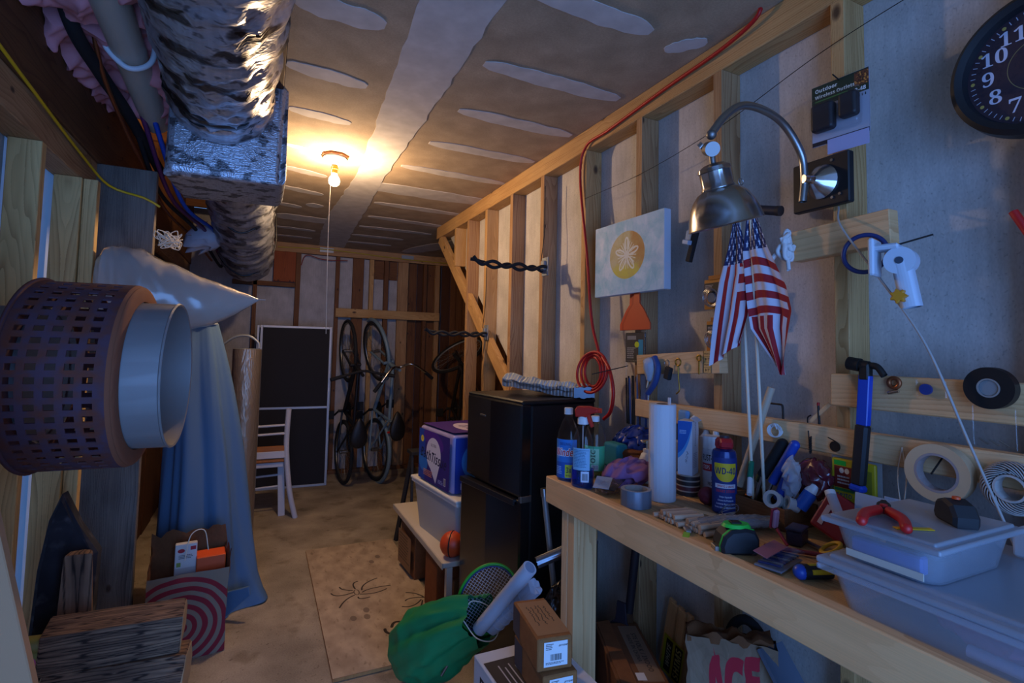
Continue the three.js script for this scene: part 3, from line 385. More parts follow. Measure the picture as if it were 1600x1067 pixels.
// ---------------------------------------------------------------- perforated rusty drum on the left studs
{
  const t = thing('perforated_drum', 'rusty perforated metal drum with grey collar hung on the left studs', 'drum', [-.666, 1.275, -1.793]); t.rotation.set(0, -.063, 0);
  const rustT = dataTex(256, 256, (u, v) => mixc([88, 62, 74], [112, 58, 40], clamp(fbm(u * 6, v * 6, 4) * 1.2 + .35))), rm = mat(0xffffff, .8, { map: rustT, metalness: .25 });
  const lx = (pts) => lathe(pts.map(([x, r]) => [r, x]), 64).rotateZ(-Math.PI / 2);
  const N = 50, R = .25, L0 = .14, L = .35, rows = 5, X = (a, r, x) => [x, r * Math.cos(a), r * Math.sin(a)];
  const cell = (x0, x1, a0, a1) => { const n = Math.max(1, Math.round((a1 - a0) / .08)), P = [], I = []; for (let i = 0; i <= n; i++) { const a = a0 + (a1 - a0) * i / n; for (const r of [R, R - .004]) for (const x of [x0, x1]) P.push(...X(a, r, x)); } for (let i = 0; i < n; i++) { const b = i * 4, e = b + 4; I.push(b, e, b + 1, b + 1, e, e + 1, b + 2, b + 3, e + 2, e + 2, b + 3, e + 3, b, b + 2, e, e, b + 2, e + 2, b + 1, e + 1, b + 3, b + 3, e + 1, e + 3); } const c = (b) => I.push(b, b + 1, b + 2, b + 2, b + 1, b + 3); c(0); c(n * 4); const g = new THREE.BufferGeometry(); g.setAttribute('position', new THREE.Float32BufferAttribute(P, 3)); g.setIndex(I); const h = g.toNonIndexed(); h.computeVertexNormals(); const p = h.attributes.position, uv = []; for (let i = 0; i < p.count; i++) uv.push(Math.atan2(p.getZ(i), p.getY(i)) * R * 2, p.getX(i) * 2); h.setAttribute('uv', new THREE.Float32BufferAttribute(uv, 2)); return h; };
  const pitch = (L - L0 - .03) / rows, hole = .0205, G = [];
  for (let r = 0; r <= rows; r++) { const x0 = r ? L0 + .015 + (r - 1) * pitch + (pitch + hole) / 2 : L0, x1 = r < rows ? L0 + .015 + r * pitch + (pitch - hole) / 2 : L; G.push(cell(x0, x1, 0, Math.PI * 2)); }
  for (let r = 0; r < rows; r++) { const xc = L0 + .015 + (r + .5) * pitch; for (let k = 0; k < N; k++) { const a = k / N * 2 * Math.PI, w = .0157 / R / 2; G.push(cell(xc - hole / 2, xc + hole / 2, a - w, a + w)); } }
  part(t, 'perforated_wall', G, rm);
  part(t, 'rim', rot(tor(.252, .006, 0, 0, 0, 8, 64), 0, Math.PI / 2).translate(.14, 0, 0), rm);
  part(t, 'rear_collar', lx([[.002, .18], [.16, .18], [.16, .176], [.002, .176], [.002, .18]]), mat(0x8d8a88, .6, { metalness: .35 })); part(t, 'rear_plate', lx([[.14, .25], [.146, .25], [.146, .176], [.14, .176], [.14, .25]]), rm);
  part(t, 'end_plate', lx([[.35, .25], [.362, .244], [.366, .236], [.366, .205], [.36, .205], [.36, .246]]), mat(0x8a5238, .85, { metalness: .2 }), 'orange-brown rusted end plate');
  part(t, 'collar', lx([[.35, .202], [.445, .202], [.448, .205], [.452, .202], [.45, .197], [.35, .196], [.35, .202]]), mat(0x8d8a88, .6, { metalness: .35 }), 'plain grey metal collar');
}
// ---------------------------------------------------------------- inflated plastic bag
{
  const N = 60, K = 28, P = [], I = [], S = [[-.618, 1.60, .03], [-.605, 1.605, .10], [-.58, 1.60, .145], [-.53, 1.59, .165], [-.45, 1.575, .165], [-.38, 1.555, .15], [-.3, 1.545, .128], [-.2, 1.54, .095], [-.12, 1.548, .058], [-.06, 1.558, .026], [-.025, 1.564, .004]];
  for (let i = 0; i <= N; i++) { const f = i / N * (S.length - 1), k = Math.min(S.length - 2, Math.floor(f)), t = f - k, s = S[k].map((q, j) => q + (S[k + 1][j] - q) * t); for (let j = 0; j < K; j++) { const a = j / K * 2 * Math.PI, sq = Math.pow(Math.abs(Math.cos(a)), .8) * Math.sign(Math.cos(a)), w = 1 + .035 * n3(i * .2, Math.cos(a) * 2, Math.sin(a) * 2) + .02 * Math.sin(i * .6) * Math.max(0, Math.sin(a)); P.push(s[0], s[1] + s[2] * Math.sin(a) * w, -2.58 + s[2] * .75 * sq * w); } }
  for (let i = 0; i < N; i++) for (let j = 0; j < K; j++) { const a = i * K + j, b = i * K + (j + 1) % K; I.push(a, a + K, b, b, a + K, b + K); }
  const g = new THREE.BufferGeometry(); g.setAttribute('position', new THREE.Float32BufferAttribute(P, 3)); g.setIndex(I); g.computeVertexNormals();
  const t = thing('inflated_bag', 'puffy white inflated plastic bag wedged behind the rusty drum', 'bag'); part(t, 'film', g, mat(0xc4bdb4, .25, { clearcoat: 1, clearcoatRoughness: .12, transmission: .25, thickness: 0 })); part(t, 'seam_tip', bx(.05, .002, .03, -.02, 1.565, -2.58, .0005), mat(0xc4c0ba, .3));
}
// ---------------------------------------------------------------- tall covered stand and foil roll
{
  const t = thing('covered_stand', 'tall narrow stand shrouded in a draped blue-grey cover', 'cover');
  const K = 120, N = 50, P = [], I = [];
  for (let i = 0; i <= N; i++) { const s = i / N, y = 1.47 * (1 - s), r0 = .078 + .165 * Math.pow(s, .9) + .012 * Math.sin(s * 6), cx = -.3 + .085 * s, fold = .004 + .03 * s; for (let j = 0; j < K; j++) { const a = j / K * 2 * Math.PI, w = fold * (Math.sin(a * 7 + 1.5 * n2(s * 1.5, 3)) * .8 + .7 * Math.sin(a * 3 + 1) + .5 * n2(Math.cos(a) * 2.5, Math.sin(a) * 2.5 + s)), q = Math.max(.02, r0 + w), flare = s > .9 ? (s - .9) * .25 * (.5 + .5 * Math.sin(a * 4 + .6)) : 0; P.push(cx + (q + flare) * Math.cos(a), Math.max(.003, y + (s > .97 ? .012 * Math.sin(a * 5) : 0)), -3.2 + (q + flare) * .9 * Math.sin(a)); } }
  for (let i = 0; i < N; i++) for (let j = 0; j < K; j++) { const a = i * K + j, b = i * K + (j + 1) % K; I.push(a, b, a + K, b, b + K, a + K); }
  const g = new THREE.BufferGeometry(); g.setAttribute('position', new THREE.Float32BufferAttribute(P, 3)); g.setIndex(I); g.computeVertexNormals();
  part(t, 'fabric_cover', g, mat(0x50708f, .85, { side: THREE.DoubleSide, sheen: .3 }));
  part(t, 'flat_top', cyl(.07, .085, .02, -.3, 1.475, -3.2, 24), mat(0x7f8c9c, .7)); part(t, 'inner_pole', cyl(.03, .03, 1.44, -.26, .72, -3.2, 16), M.galv); part(t, 'hem_corner', ext([[0, 0], [.13, .12], [.12, .16], [-.02, .12]], .01, .003).rotateY(-.5).translate(-.11, .01, -2.99), mat(0x50708f, .85));
  const r = thing('foil_roll', 'upright roll of silvery bubble insulation behind the blue cover', 'roll', [-.09, 0, -3.95]); const fb = foilBump.clone(); part(r, 'sheet', lathe([[.02, 0], [.088, 0], [.088, 1.33], [.02, 1.33]], 32), mat(0x9a8c7c, .38, { metalness: .6, bumpMap: fb, bumpScale: .004 }));
  for (let k = 0; k < 3; k++) part(r, 'wrap_layer', lathe([[.03 + k * .018, 1.331], [.036 + k * .018, 1.334], [.042 + k * .018, 1.331]], 28), M.galv);
  solo('hose_loop', 'grey hose arching over the top of the foil roll', 'hose', tube([[-.24, 1.36, -4.0], [-.17, 1.41, -3.98], [-.09, 1.42, -3.96], [-.03, 1.38, -3.95], [-.02, 1.336, -3.95]], .009, 30, 8), M.galv);
}
// ---------------------------------------------------------------- firewood, stone, paper bag and packages by the left wall
const barkT = dataTex(256, 512, (u, v) => { const s = fbm(u * 14, v * 2.2, 4), c = clamp((Math.abs(n2(u * 22, v * 2.5)) - .06) * 5); return mixc([48, 38, 34], [138 + s * 40, 118 + s * 36, 104 + s * 30], c * .8 + .2 * s); });
const barkM = mat(0xffffff, .9, { map: barkT, bumpMap: barkT, bumpScale: .006 }), endM = (() => mat(0xb89a74, .85))();
function splitLog(name, label, len, prof, pos, rz = 0, ry = 0, dark = 0xffffff) {
  const t = thing(name, label, 'log', pos, ry, 'firewood logs'), g = ext(prof, len, .004); g.rotateY(Math.PI / 2); g.translate(-len / 2, 0, 0);
  const sub = g.toNonIndexed(), p = sub.attributes.position, uv = []; for (let i = 0; i < p.count; i++) uv.push(Math.atan2(p.getY(i) - .06, p.getZ(i)) * .35, p.getX(i) * 2.2); sub.setAttribute('uv', new THREE.Float32BufferAttribute(uv, 2));
  const m = barkM.clone(); m.color.set(dark); part(t, 'split_wood', warp(sub, (v) => { const q = .004 * n3(v.x * 20, v.y * 40, v.z * 40); v.y += q; v.z += q; }), m); for (const s of [-1, 1]) { const e = ext(prof.map(([a, b]) => [a * .95, .003 + b * .95]), .004, .001); e.rotateY(Math.PI / 2).translate(s * len / 2 - (s > 0 ? .0 : .004), 0, 0); part(t, 'cut_end', e, endM); }
  t.rotation.z = rz; return t;
}
const slateT = dataTex(256, 256, (u, v) => { const s = fbm(u * 5, v * 5, 5), q = clamp((fbm(u * 9 + 4, v * 9, 4) - .2) * 3); return mixc([38 + s * 20, 38 + s * 20, 44 + s * 22], [92, 90, 94], q * .7); });
{
  const A = [[-.09, 0], [.09, .005], [.085, .07], [.02, .115], [-.075, .1]], B = [[-.1, 0], [.09, 0], [.11, .06], [.06, .13], [-.05, .14], [-.11, .07]];
  splitLog('firewood_log', 'weathered grey split log lying on top of the firewood pile', .335, A, [-.362, .425, -2.0], -.03, .02, 0xffead2);
  splitLog('firewood_log', 'barky log directly beneath the top log of the pile', .34, B, [-.345, .285, -1.95], -.03, -.04, 0xffead2);
  splitLog('firewood_log', 'round log third from the top of the firewood pile', .36, B, [-.37, .143, -2.0], 0, .03, 0xffead2);
  splitLog('firewood_log', 'broad log at the foot of the firewood pile', .36, B, [-.36, 0, -1.97], 0, 0, 0xffead2);
  const up = thing('upright_log', 'upright split log standing behind the firewood pile', 'log', [-.505, 0, -2.165]); up.scale.set(.95, 1, .65); part(up, 'split_wood', warp(rot(ext([[-.07, -.04], [.07, -.05], [.06, .04], [0, .07], [-.065, .05]], .67, .006), -Math.PI / 2).translate(0, 0, 0).toNonIndexed(), (v) => { const k = clamp((v.y - .5) / .17); v.x *= 1 - .45 * k; v.z *= 1 - .3 * k; v.x += .006 * n3(v.x * 20, v.y * 5, v.z * 20); }), (() => { const m = barkM.clone(); m.color.set(0xffead2); return m; })());
  const st = thing('slate_slab', 'dark triangular stone slab leaning against the left studs', 'stone', [-.6, 0, -2.3]); const sg = ext([[-.06, .0], [.1, .0], [.11, .64], [.05, .74], [.0, .845], [-.03, .76], [-.05, .6], [-.06, .3]], .05, .012); part(st, 'slab', warp(sg.toNonIndexed(), (v) => { v.z += .008 * n3(v.x * 12, v.y * 12, v.z * 20); v.z -= 0; }), mat(0xffffff, .95, { map: slateT, bumpMap: slateT, bumpScale: .006 })); st.rotation.x = -.06; st.position.set(-.59, .0, -2.27);
  // paper bag
  const b = thing('paper_bag', 'brown paper bag printed with red rings standing before the blue cover', 'bag', [-.255, 0, -2.78], .12);
  const pm = print(512, 640, (g) => { rect(g, '#8d7a66', 0, 0, 512, 640); g.strokeStyle = '#8e1f2c'; g.lineWidth = 34; for (let r = 30; r < 420; r += 66) { g.beginPath(); g.arc(210, 400, r, -2.6, 1.9); g.stroke(); } }); pm.roughness = .85; const kp = kraft(0xa98f78);
  const w = .3, d = .2, h = .43, wall = (W2, H, top) => { const g = new THREE.PlaneGeometry(W2, H, 16, 16).translate(0, H / 2, 0); return g; };
  const face = (g, ry, x, z) => { g.rotateY(ry); g.translate(x, 0, z); return warp(g, (v) => { const k = v.y / h, q = .012 * n3(v.x * 9, v.y * 7, v.z * 9) * k; v.x += q; v.z += q; if (v.y > h * .95) v.y += .03 * n2(v.x * 12, v.z * 12); }); };
  part(b, 'front_panel', face(wall(w, h - .065), 0, 0, d / 2), Object.assign(pm, { side: THREE.DoubleSide }), 'panel printed with red rings'); kp.side = THREE.DoubleSide; part(b, 'side_panel', face(wall(d, h), Math.PI / 2, w / 2, 0), kp); part(b, 'side_panel', face(wall(d, h), -Math.PI / 2, -w / 2, 0), kp); part(b, 'back_panel', face(wall(w, h + .06), Math.PI, 0, -d / 2), kp); part(b, 'base', bb(-w / 2, w / 2, 0, .003, -d / 2, d / 2, .001), kp);
  part(b, 'twine_handle', tube([[-.02, .42, .09], [.0, .52, .07], [.05, .53, .06], [.07, .44, .06]], .0022, 24, 6), M.ivory);
  const pkt = thing('white_packet', 'white printed packet poking out of the ringed paper bag', 'packet', [-.27, .004, -2.79], .1); part(pkt, 'carton', bx(.085, .46, .03, 0, .23, 0, .003), mat(0xc6c2bc, .6)); sticker(pkt, 'print', .08, .1, print(128, 160, (g) => { rect(g, '#d8d4ce', 0, 0, 128, 160); g.fillStyle = '#b02030'; g.beginPath(); g.ellipse(34, 40, 22, 14, 0, 0, 7); g.fill(); rect(g, '#b02030', 90, 14, 34, 26); rect(g, '#8fa04a', 8, 120, 26, 30); scribble(g, 20, 70, 90, 30, 3, '#555', 3); }), [0, .405, .0155]);
  solo('orange_box', 'bright orange box inside the ringed paper bag', 'box', bx(.115, .4, .1, 0, .2, 0, .003), mat(0xe0541a, .55), [-.172, .004, -2.8], .12);
  // colourful packages at the far left
  const cp = thing('snack_packet', 'colourful yellow and red printed packet beside the firewood', 'packet', [-.6, .0, -1.95], .2); part(cp, 'pouch', warp(new RoundedBoxGeometry(.15, .46, .06, 5, .025).translate(0, .23, 0), (v) => { v.z += .01 * n3(v.x * 20, v.y * 12, 1); }), mat(0x8a7e34, .5)); sticker(cp, 'print', .13, .22, print(256, 384, (g) => { rect(g, '#8a8c46', 0, 0, 256, 384); g.fillStyle = '#cfe6ea'; g.fillRect(0, 210, 256, 110); g.fillStyle = '#3fa83c'; g.fillRect(0, 320, 256, 64); g.fillStyle = '#b81d2a'; g.beginPath(); g.ellipse(130, 170, 110, 46, -.3, 0, 7); g.fill(); g.fillStyle = '#2b3f9a'; g.fillRect(60, 120, 130, 30); g.fillStyle = '#d8588a'; g.beginPath(); g.arc(200, 60, 40, 0, 7); g.fill(); }), [0, .32, .036]); cp.rotation.z = -.12; cp.position.set(-.622, 0.0, -1.93); cp.scale.set(.55, 1.16, .8);
  solo('blue_pouch', 'plain bright blue pouch on the floor at the far left', 'pouch', warp(new RoundedBoxGeometry(.2, .3, .1, 5, .03).translate(0, .15, 0), (v) => { v.x += .02 * n3(v.x * 9, v.y * 9, v.z * 9); v.y += .02 * n2(v.x * 9, v.z * 9) * (v.y > .2); }), mat(0x2a7ac4, .5), [-.55, 0, -1.72], .3);
  solo('tan_board', 'smooth tan board leaning in the left foreground', 'board', ext([[0, 0], [.6, 0], [.376, 1.0], [.25, 1.55], [0, 1.6]], .02, .002), mat(0xb48862, .75), [-.766, 0, -1.23]);
}
// ---------------------------------------------------------------- chair and framed screens at the back
{
  const wm = mat(0xb9b8bc, .5), tm = woodMat(TWA, { color: 0xd8a878 });
  const t = thing('dining_chair', 'white painted wooden chair with tan seat near the dark screens', 'chair', [0, 0, -4.5]);
  part(t, 'back_post', tube([[.292, 0, .0], [.245, .2, 0], [.215, .44, 0], [.205, .62, 0], [.21, .86, .03]], .021, 30, 10), wm); part(t, 'back_post', tube([[-.2, 0, 0], [-.165, .2, 0], [-.14, .44, 0], [-.14, .62, 0], [-.145, .86, .03]], .021, 30, 10), wm);
  part(t, 'front_leg', beam([.195, 0, -.1], [.175, .44, -.1], .05, .03), wm); part(t, 'front_leg', beam([-.13, 0, -.1], [-.12, .44, -.1], .05, .03), wm);
  part(t, 'seat', bb(-.14, .2, .44, .475, -.36, .0, .008), tm); part(t, 'apron', bb(-.13, .19, .4, .44, -.12, -.02, .003), wm); part(t, 'rail', bb(-.135, .205, .475, .53, -.012, .012, .004), wm);
  part(t, 'seat_back_panel', bb(-.135, .2, .53, .57, -.01, .01, .003), tm, 'tan slotted panel'); for (const y of [.655, .72]) part(t, 'slat', rod([-.145, y, .005], [.205, y + .012, .005], .01, 8), wm);
  for (const y of [.22, .31]) part(t, 'stretcher', rod([-.13, y, -.1], [.18, y + .015, -.1], .009, 8), wm); part(t, 'rear_leg', beam([.17, 0, -.34], [.17, .44, -.34], .04, .03), wm); part(t, 'rear_leg', beam([-.11, 0, -.34], [-.11, .44, -.34], .04, .03), wm);
  const fm = mat(0xa9abb0, .45, { metalness: .3 }), dk = mat(0x16151b, .8);
  for (const [i, lbl, pos, ry] of [[0, 'dark mesh screen panel in a white frame with middle rail', [.3, .002, -5.42], -.03], [1, 'second framed dark screen just visible behind the first', [.27, .002, -5.5], -.02]]) {
    const s = thing('framed_screen', lbl, 'screen', pos, ry, 'dark framed screens'); const w = .645, h = 1.545;
    part(s, 'mesh', bb(-w / 2 + .01, w / 2 - .01, .01, h - .01, -.003, .003, .0005), dk);
    for (const x of [-1, 1]) part(s, 'stile', bx(.022, h, .018, x * (w / 2 - .011), h / 2, 0, .002), fm); for (const y of [.011, .755, h - .011]) part(s, 'rail', bx(w - .044, .022, .018, 0, y, 0, .002), fm); s.rotation.x = -.03;
  }
}
// ---------------------------------------------------------------- three bicycles stood on end
function bicycle(label, pos, yaw, steer, lean, o) {
  const t = thing('bicycle', label, 'bicycle', pos, 0, 'bicycles stood on end');
  const fm = mat(o.frame, .4), dark = M.rubber, S = new THREE.Matrix4(), hx = .86, tilt = new THREE.Vector3(-.3, .95, 0).normalize();
  S.makeTranslation(hx, .6, 0).multiply(new THREE.Matrix4().makeRotationAxis(tilt, steer)).multiply(new THREE.Matrix4().makeTranslation(-hx, -.6, 0));
  // bike standing upright (x forward) is turned so that forward points up
  const B = new THREE.Matrix4().makeRotationY(yaw).multiply(new THREE.Matrix4().makeRotationZ(lean)).multiply(new THREE.Matrix4().makeRotationZ(Math.PI / 2)).multiply(new THREE.Matrix4().makeTranslation(.315, -.315, 0));
  const put = (p, n, g, m, st, l) => { g = Array.isArray(g) ? merge(g) : g; if (st) g.applyMatrix4(S); g.applyMatrix4(B); return part(p, n, g, m, l); };
  for (const [x, st] of [[0, 0], [1, 1]]) {
    const w = new THREE.Group(); w.name = 'wheel'; t.add(w);
    put(w, 'tire', tor(.298, .017, x, .315, 0, 10, 48), dark, st); put(w, 'rim', tor(.276, .009, x, .315, 0, 6, 48), o.rim ?? M.steel, st);
    const sp = []; for (let k = 0; k < 24; k++) { const a = k / 24 * 2 * Math.PI; sp.push(rod([x + .02 * Math.cos(a + .8), .315 + .02 * Math.sin(a + .8), (k % 2 - .5) * .05], [x + .27 * Math.cos(a), .315 + .27 * Math.sin(a), 0], .0014, 4)); } put(w, 'spokes', sp, M.steel, st); put(w, 'hub', rot(cyl(.018, .018, .08, 0, 0, 0, 12), Math.PI / 2).translate(x, .315, 0), M.steel, st);
  }
  put(t, 'frame', [rod([.4, .28, 0], [.3, .68, 0], .016, 10), rod([.4, .28, 0], [.86, .6, 0], .019, 10), rod(o.low ? [.36, .45, 0] : [.31, .63, 0], [.84, .7, 0], .016, 10), rod([.88, .58, 0], [.83, .74, 0], .021, 10), ...[-1, 1].flatMap((s) => [rod([.4, .28, s * .02], [0, .315, s * .06], .01, 8), rod([.305, .64, s * .02], [0, .315, s * .06], .009, 8)])], fm);
  put(t, 'fork', [...[-1, 1].map((s) => rod([.88, .6, s * .045], [1, .315, s * .05], .012, 8)), rod([.88, .6, -.05], [.88, .6, .05], .016, 8), rod([.88, .595, 0], [.8, .86, 0], .015, 8)], o.fork ?? fm, 1);
  const hb = o.cruiser ? [[.66, .9, -.3], [.74, .93, -.22], [.84, .93, -.1], [.83, .86, 0], [.84, .93, .1], [.74, .93, .22], [.66, .9, .3]] : [[.78, .88, -.29], [.81, .86, -.15], [.84, .85, 0], [.81, .86, .15], [.78, .88, .29]];
  put(t, 'handlebar', tube(hb, .0115, 50, 8), o.cruiser ? M.chrome : dark, 1);
  for (const s of [0, 1]) { const a = s ? hb[hb.length - 1] : hb[0], b = s ? hb[hb.length - 2] : hb[1], d = V(...b).sub(V(...a)).normalize().multiplyScalar(.11); put(t, 'grip', rod(a, V(...a).add(d).toArray(), .017, 10), dark, 1); }
  put(t, 'seat_post', rod([.3, .66, 0], [.275, .78, 0], .013, 8), M.steel);
  put(t, 'saddle', warp(new THREE.SphereGeometry(1, 20, 12), (v) => { const k = clamp((v.x + 1) / 2), w = .085 * (1 - .75 * k); v.set(.27 + v.x * .14, .81 + v.y * .03 - (v.y < 0 ? .02 * v.y : 0), v.z * (w + .02)); }), M.black);
  put(t, 'chainring', rot(cyl(.085, .085, .005, 0, 0, 0, 28), Math.PI / 2).translate(.4, .28, .045), M.iron); put(t, 'crank', [rod([.4, .28, -.06], [.4, .28, .06], .014, 8), rod([.4, .28, .055], [.46, .42, .06], .01, 8), rod([.4, .28, -.055], [.34, .14, -.06], .01, 8)], M.iron);
  put(t, 'pedal', bx(.085, .022, .08, .46, .425, .105, .004), dark); put(t, 'pedal', bx(.085, .022, .08, .34, .138, -.105, .004), dark);
  if (o.fender) for (const [x, st, a0, a1] of [[0, 0, .3, 3.4], [1, 1, -.2, 2.6]]) { const P = []; for (let k = 0; k <= 20; k++) { const a = a0 + (a1 - a0) * k / 20; P.push([x + .335 * Math.cos(a), .315 + .335 * Math.sin(a), 0]); } put(t, 'fender', tube(P, .02, 40, 8), fm, st); }
  put(t, 'reflector', bx(.02, .012, .06, .2, .655, .0, .003), mat(o.refl ?? 0xb01818, .3), 0, 'bright reflector');
  return t;
}
bicycle('black bicycle on end beside the framed screens with flat black handlebar', [.77, 0, -5.42], 1.69, .05, .03, { frame: 0x17171b, refl: 0xe0a010 });
bicycle('blue-grey cruiser bicycle on end with wide chrome handlebar', [1.09, 0, -5.42], 1.80, .2, -.05, { frame: 0x6f8794, cruiser: 1, fender: 1 });
bicycle('dark bicycle on end half hidden behind the brace post', [1.86, 0, -5.3], 1.45, -1.0, .02, { frame: 0x1d1a1c, rim: M.galv });
// wall bike hooks
function bikeHook(label, z, y) {
  const t = thing('bike_hook', label, 'hook', [XR, y, z]);
  part(t, 'bracket', bb(-.006, .0, -.05, .05, -.035, .03, .002), M.galv); part(t, 'catch', bb(-.022, -.006, -.02, .03, -.02, .015, .003), M.galv);
  for (const s of [-1, 1]) { const P = []; for (let k = 0; k <= 16; k++) P.push([-.01 - k * .026, -.015 + .012 * Math.sin(k * 1.1 + s) + (k > 14 ? (k - 14) * .015 : 0), s * (.02 + .006 * Math.cos(k * 1.1))]); part(t, 'arm', tube(P, .009, 70, 8), M.rubber); }
  part(t, 'wire_loop', tube([[-.03, .03, 0], [-.02, .16, .01], [-.012, .3, .0], [-.012, .44, .0]], .0025, 30, 6), M.iron);
}
bikeHook('black padded folding bike hook on the stud above the refrigerator', -2.425, 1.815); bikeHook('lower black bike hook on the stud nearest the brace', -3.225, 1.475);
// ---------------------------------------------------------------- things on the right wall
const wallThing = (name, label, cat, x, y, z, group) => { const t = thing(name, label, cat, [x, y, z], -Math.PI / 2, group); return t; };   // local +z points into the room, local x towards the viewer
{ // clock
  const t = wallThing('wall_clock', 'round dark wall clock with white numerals high on the right wall', 'clock', 1.359, 1.952, -.442), R = .143;
  part(t, 'rim', rot(lathe([[R - .026, .012], [R - .022, .03], [R - .01, .036], [R, .028], [R + .002, 0], [0, 0]], 64), Math.PI / 2), mat(0x17161a, .45));
  part(t, 'dial', new THREE.CircleGeometry(R - .02, 64).translate(0, 0, .014), print(1024, 1024, (g) => { rect(g, '#34242c', 0, 0, 1024, 1024); g.save(); g.translate(512, 512); seedTo(8); for (let i = 0; i < 1500; i++) { g.fillStyle = rnd() > .5 ? 'rgba(70,44,40,.35)' : 'rgba(28,20,34,.35)'; g.fillRect(rnd(-512, 512), rnd(-512, 512), rnd(4, 26), rnd(4, 26)); } for (let i = 0; i < 60; i++) { g.save(); g.rotate(i * Math.PI / 30); g.fillStyle = i % 5 ? '#b9b6c4' : '#b79a4a'; if (i % 5) g.fillRect(-3, -470, 6, 34); else { g.beginPath(); g.arc(0, -452, 15, 0, 7); g.fill(); } g.restore(); } for (let n = 1; n <= 12; n++) { const a = n * Math.PI / 6; txt(g, String(n), 345 * Math.sin(a), -345 * Math.cos(a), 172, '#c9c6d4', { font: 'serif' }); } g.strokeStyle = '#8a7a4a'; g.lineWidth = 5; g.beginPath(); g.arc(0, 0, 215, 0, 7); g.stroke(); g.restore(); }));
  part(t, 'hour_hand', mv(rot(bx(.007, .06, .002, 0, .03, 0, .0005), 0, 0, -1.9), 0, 0, .02), M.ivory); part(t, 'minute_hand', mv(rot(bx(.005, .09, .002, 0, .045, 0, .0005), 0, 0, -.6), 0, 0, .023), M.ivory); part(t, 'hub', rot(cyl(.006, .006, .012, 0, 0, 0, 12), Math.PI / 2).translate(0, 0, .02), M.brass);
}
{ // gooseneck lamp
  const t = thing('wall_lamp', 'brushed metal gooseneck wall lamp arching over the flags', 'lamp');
  part(t, 'base_plate', bb(1.335, 1.358, 1.765, 1.9, -.962, -.806, .003), mat(0x131215, .5)); for (const [y, z] of [[1.885, -.85], [1.785, -.85], [1.79, -.83]]) part(t, 'screw', rot(cyl(.004, .004, .003, 0, 0, 0, 8), 0, 0, Math.PI / 2).translate(1.334, y, z), M.steel);
  part(t, 'canopy', rot(lathe([[0, 0], [.045, 0], [.046, .004], [.03, .022], [.012, .04], [.009, .055], [0, .055]], 32), 0, 0, Math.PI / 2).translate(1.335, 1.834, -.879), M.chrome);
  part(t, 'arm', tube([[1.276, 1.775, -.892], [1.281, 1.84, -.89], [1.268, 1.905, -.89], [1.205, 1.967, -.89], [1.13, 1.99, -.89], [1.05, 1.985, -.89], [.99, 1.945, -.89], [.945, 1.893, -.89]], .0098, 80, 12), M.steel); part(t, 'arm_joint', rod([1.29, 1.834, -.879], [1.27, 1.834, -.885], .011, 12), M.chrome);
  part(t, 'swivel', [rod([.952, 1.862, -.905], [.93, 1.846, -.872], .017, 20), sph(.012, .945, 1.89, -.89), rod([.944, 1.86, -.89], [.95, 1.82, -.89], .007, 12)], mat(0x8c8a88, .5, { metalness: 1 })); part(t, 'wing_nut', rod([.94, 1.873, -.91], [.936, 1.866, -.918], .009, 10), M.chrome);
  const q = new THREE.Quaternion().setFromUnitVectors(V(0, -1, 0), V(.28, -.96, 0).normalize()), sh = lathe([[.006, 0], [.024, -.004], [.037, -.012], [.0385, -.02], [.036, -.022], [.036, -.056], [.0385, -.06], [.0385, -.063], [.05, -.069], [.063, -.083], [.073, -.102], [.081, -.126], [.0855, -.147], [.0875, -.15], [.0855, -.1515], [.08, -.147], [.076, -.126], [.068, -.104], [.058, -.086], [.045, -.073], [.006, -.066]], 48); sh.applyQuaternion(q); part(t, 'shade', sh.translate(.95, 1.822, -.89), mat(0xb4b2b0, .24, { metalness: 1, side: THREE.DoubleSide }));
  const bu = sph(.03, 0, -.115, 0, 20, 14); bu.applyQuaternion(q); part(t, 'lamp_bulb', bu.translate(.95, 1.822, -.89), mat(0xd8d6d0, .3)); part(t, 'thumb_screw', tor(.008, .0014, 1.02, 1.782, -.87, 6, 20), M.steel);
}
{ // outlet blister pack
  const t = wallThing('blister_pack', 'hanging blister pack of two dark outdoor outlets on the stud', 'package', 1.348, 2.02, -.835); t.rotation.y = -Math.PI / 2 + .12;
  part(t, 'card', bx(.142, .168, .002, 0, 0, 0, .0004), mat(0x9a98a4, .5)); sticker(t, 'card_print', .14, .166, print(512, 600, (g) => { rect(g, '#a9a7b2', 0, 0, 512, 600); rect(g, '#22301f', 0, 0, 512, 210); txt(g, 'Outdoor', 30, 50, 52, '#e0e0d8', { align: 'left' }); txt(g, 'Wireless Outlets', 30, 112, 46, '#e0e0d8', { align: 'left' }); rect(g, '#4a8a3a', 30, 150, 300, 10); rect(g, '#6a3a22', 390, 10, 122, 130); seedTo(3); for (let i = 0; i < 60; i++) rect(g, rnd() > .5 ? '#c8843a' : '#3a2418', 390 + rnd(0, 110), 10 + rnd(0, 120), 12, 12); txt(g, '2-48', 440, 178, 50, '#e8e8e8'); for (let i = 0; i < 4; i++) rect(g, '#2a2a30', 400 + i * 26, 225, 10, 24); rect(g, '#1e1c24', 0, 560, 512, 40); txt(g, 'All Weather', 256, 580, 30, '#d0d0d8', { style: '' }); }), [0, 0, .0015]);
  for (const [x, y, w, h] of [[-.033, -.015, .058, .075], [.03, -.004, .045, .065]]) part(t, 'outlet', new RoundedBoxGeometry(w, h, .03, 3, .01).translate(x, y, .017), mat(0x1c1a20, .5)); part(t, 'blister', new RoundedBoxGeometry(.126, .1, .034, 3, .012).translate(-.003, -.012, .019), M.clear); part(t, 'insert_card', bx(.1, .04, .001, .02, -.095, .004, .0003), mat(0x9fa4c8, .6));
}
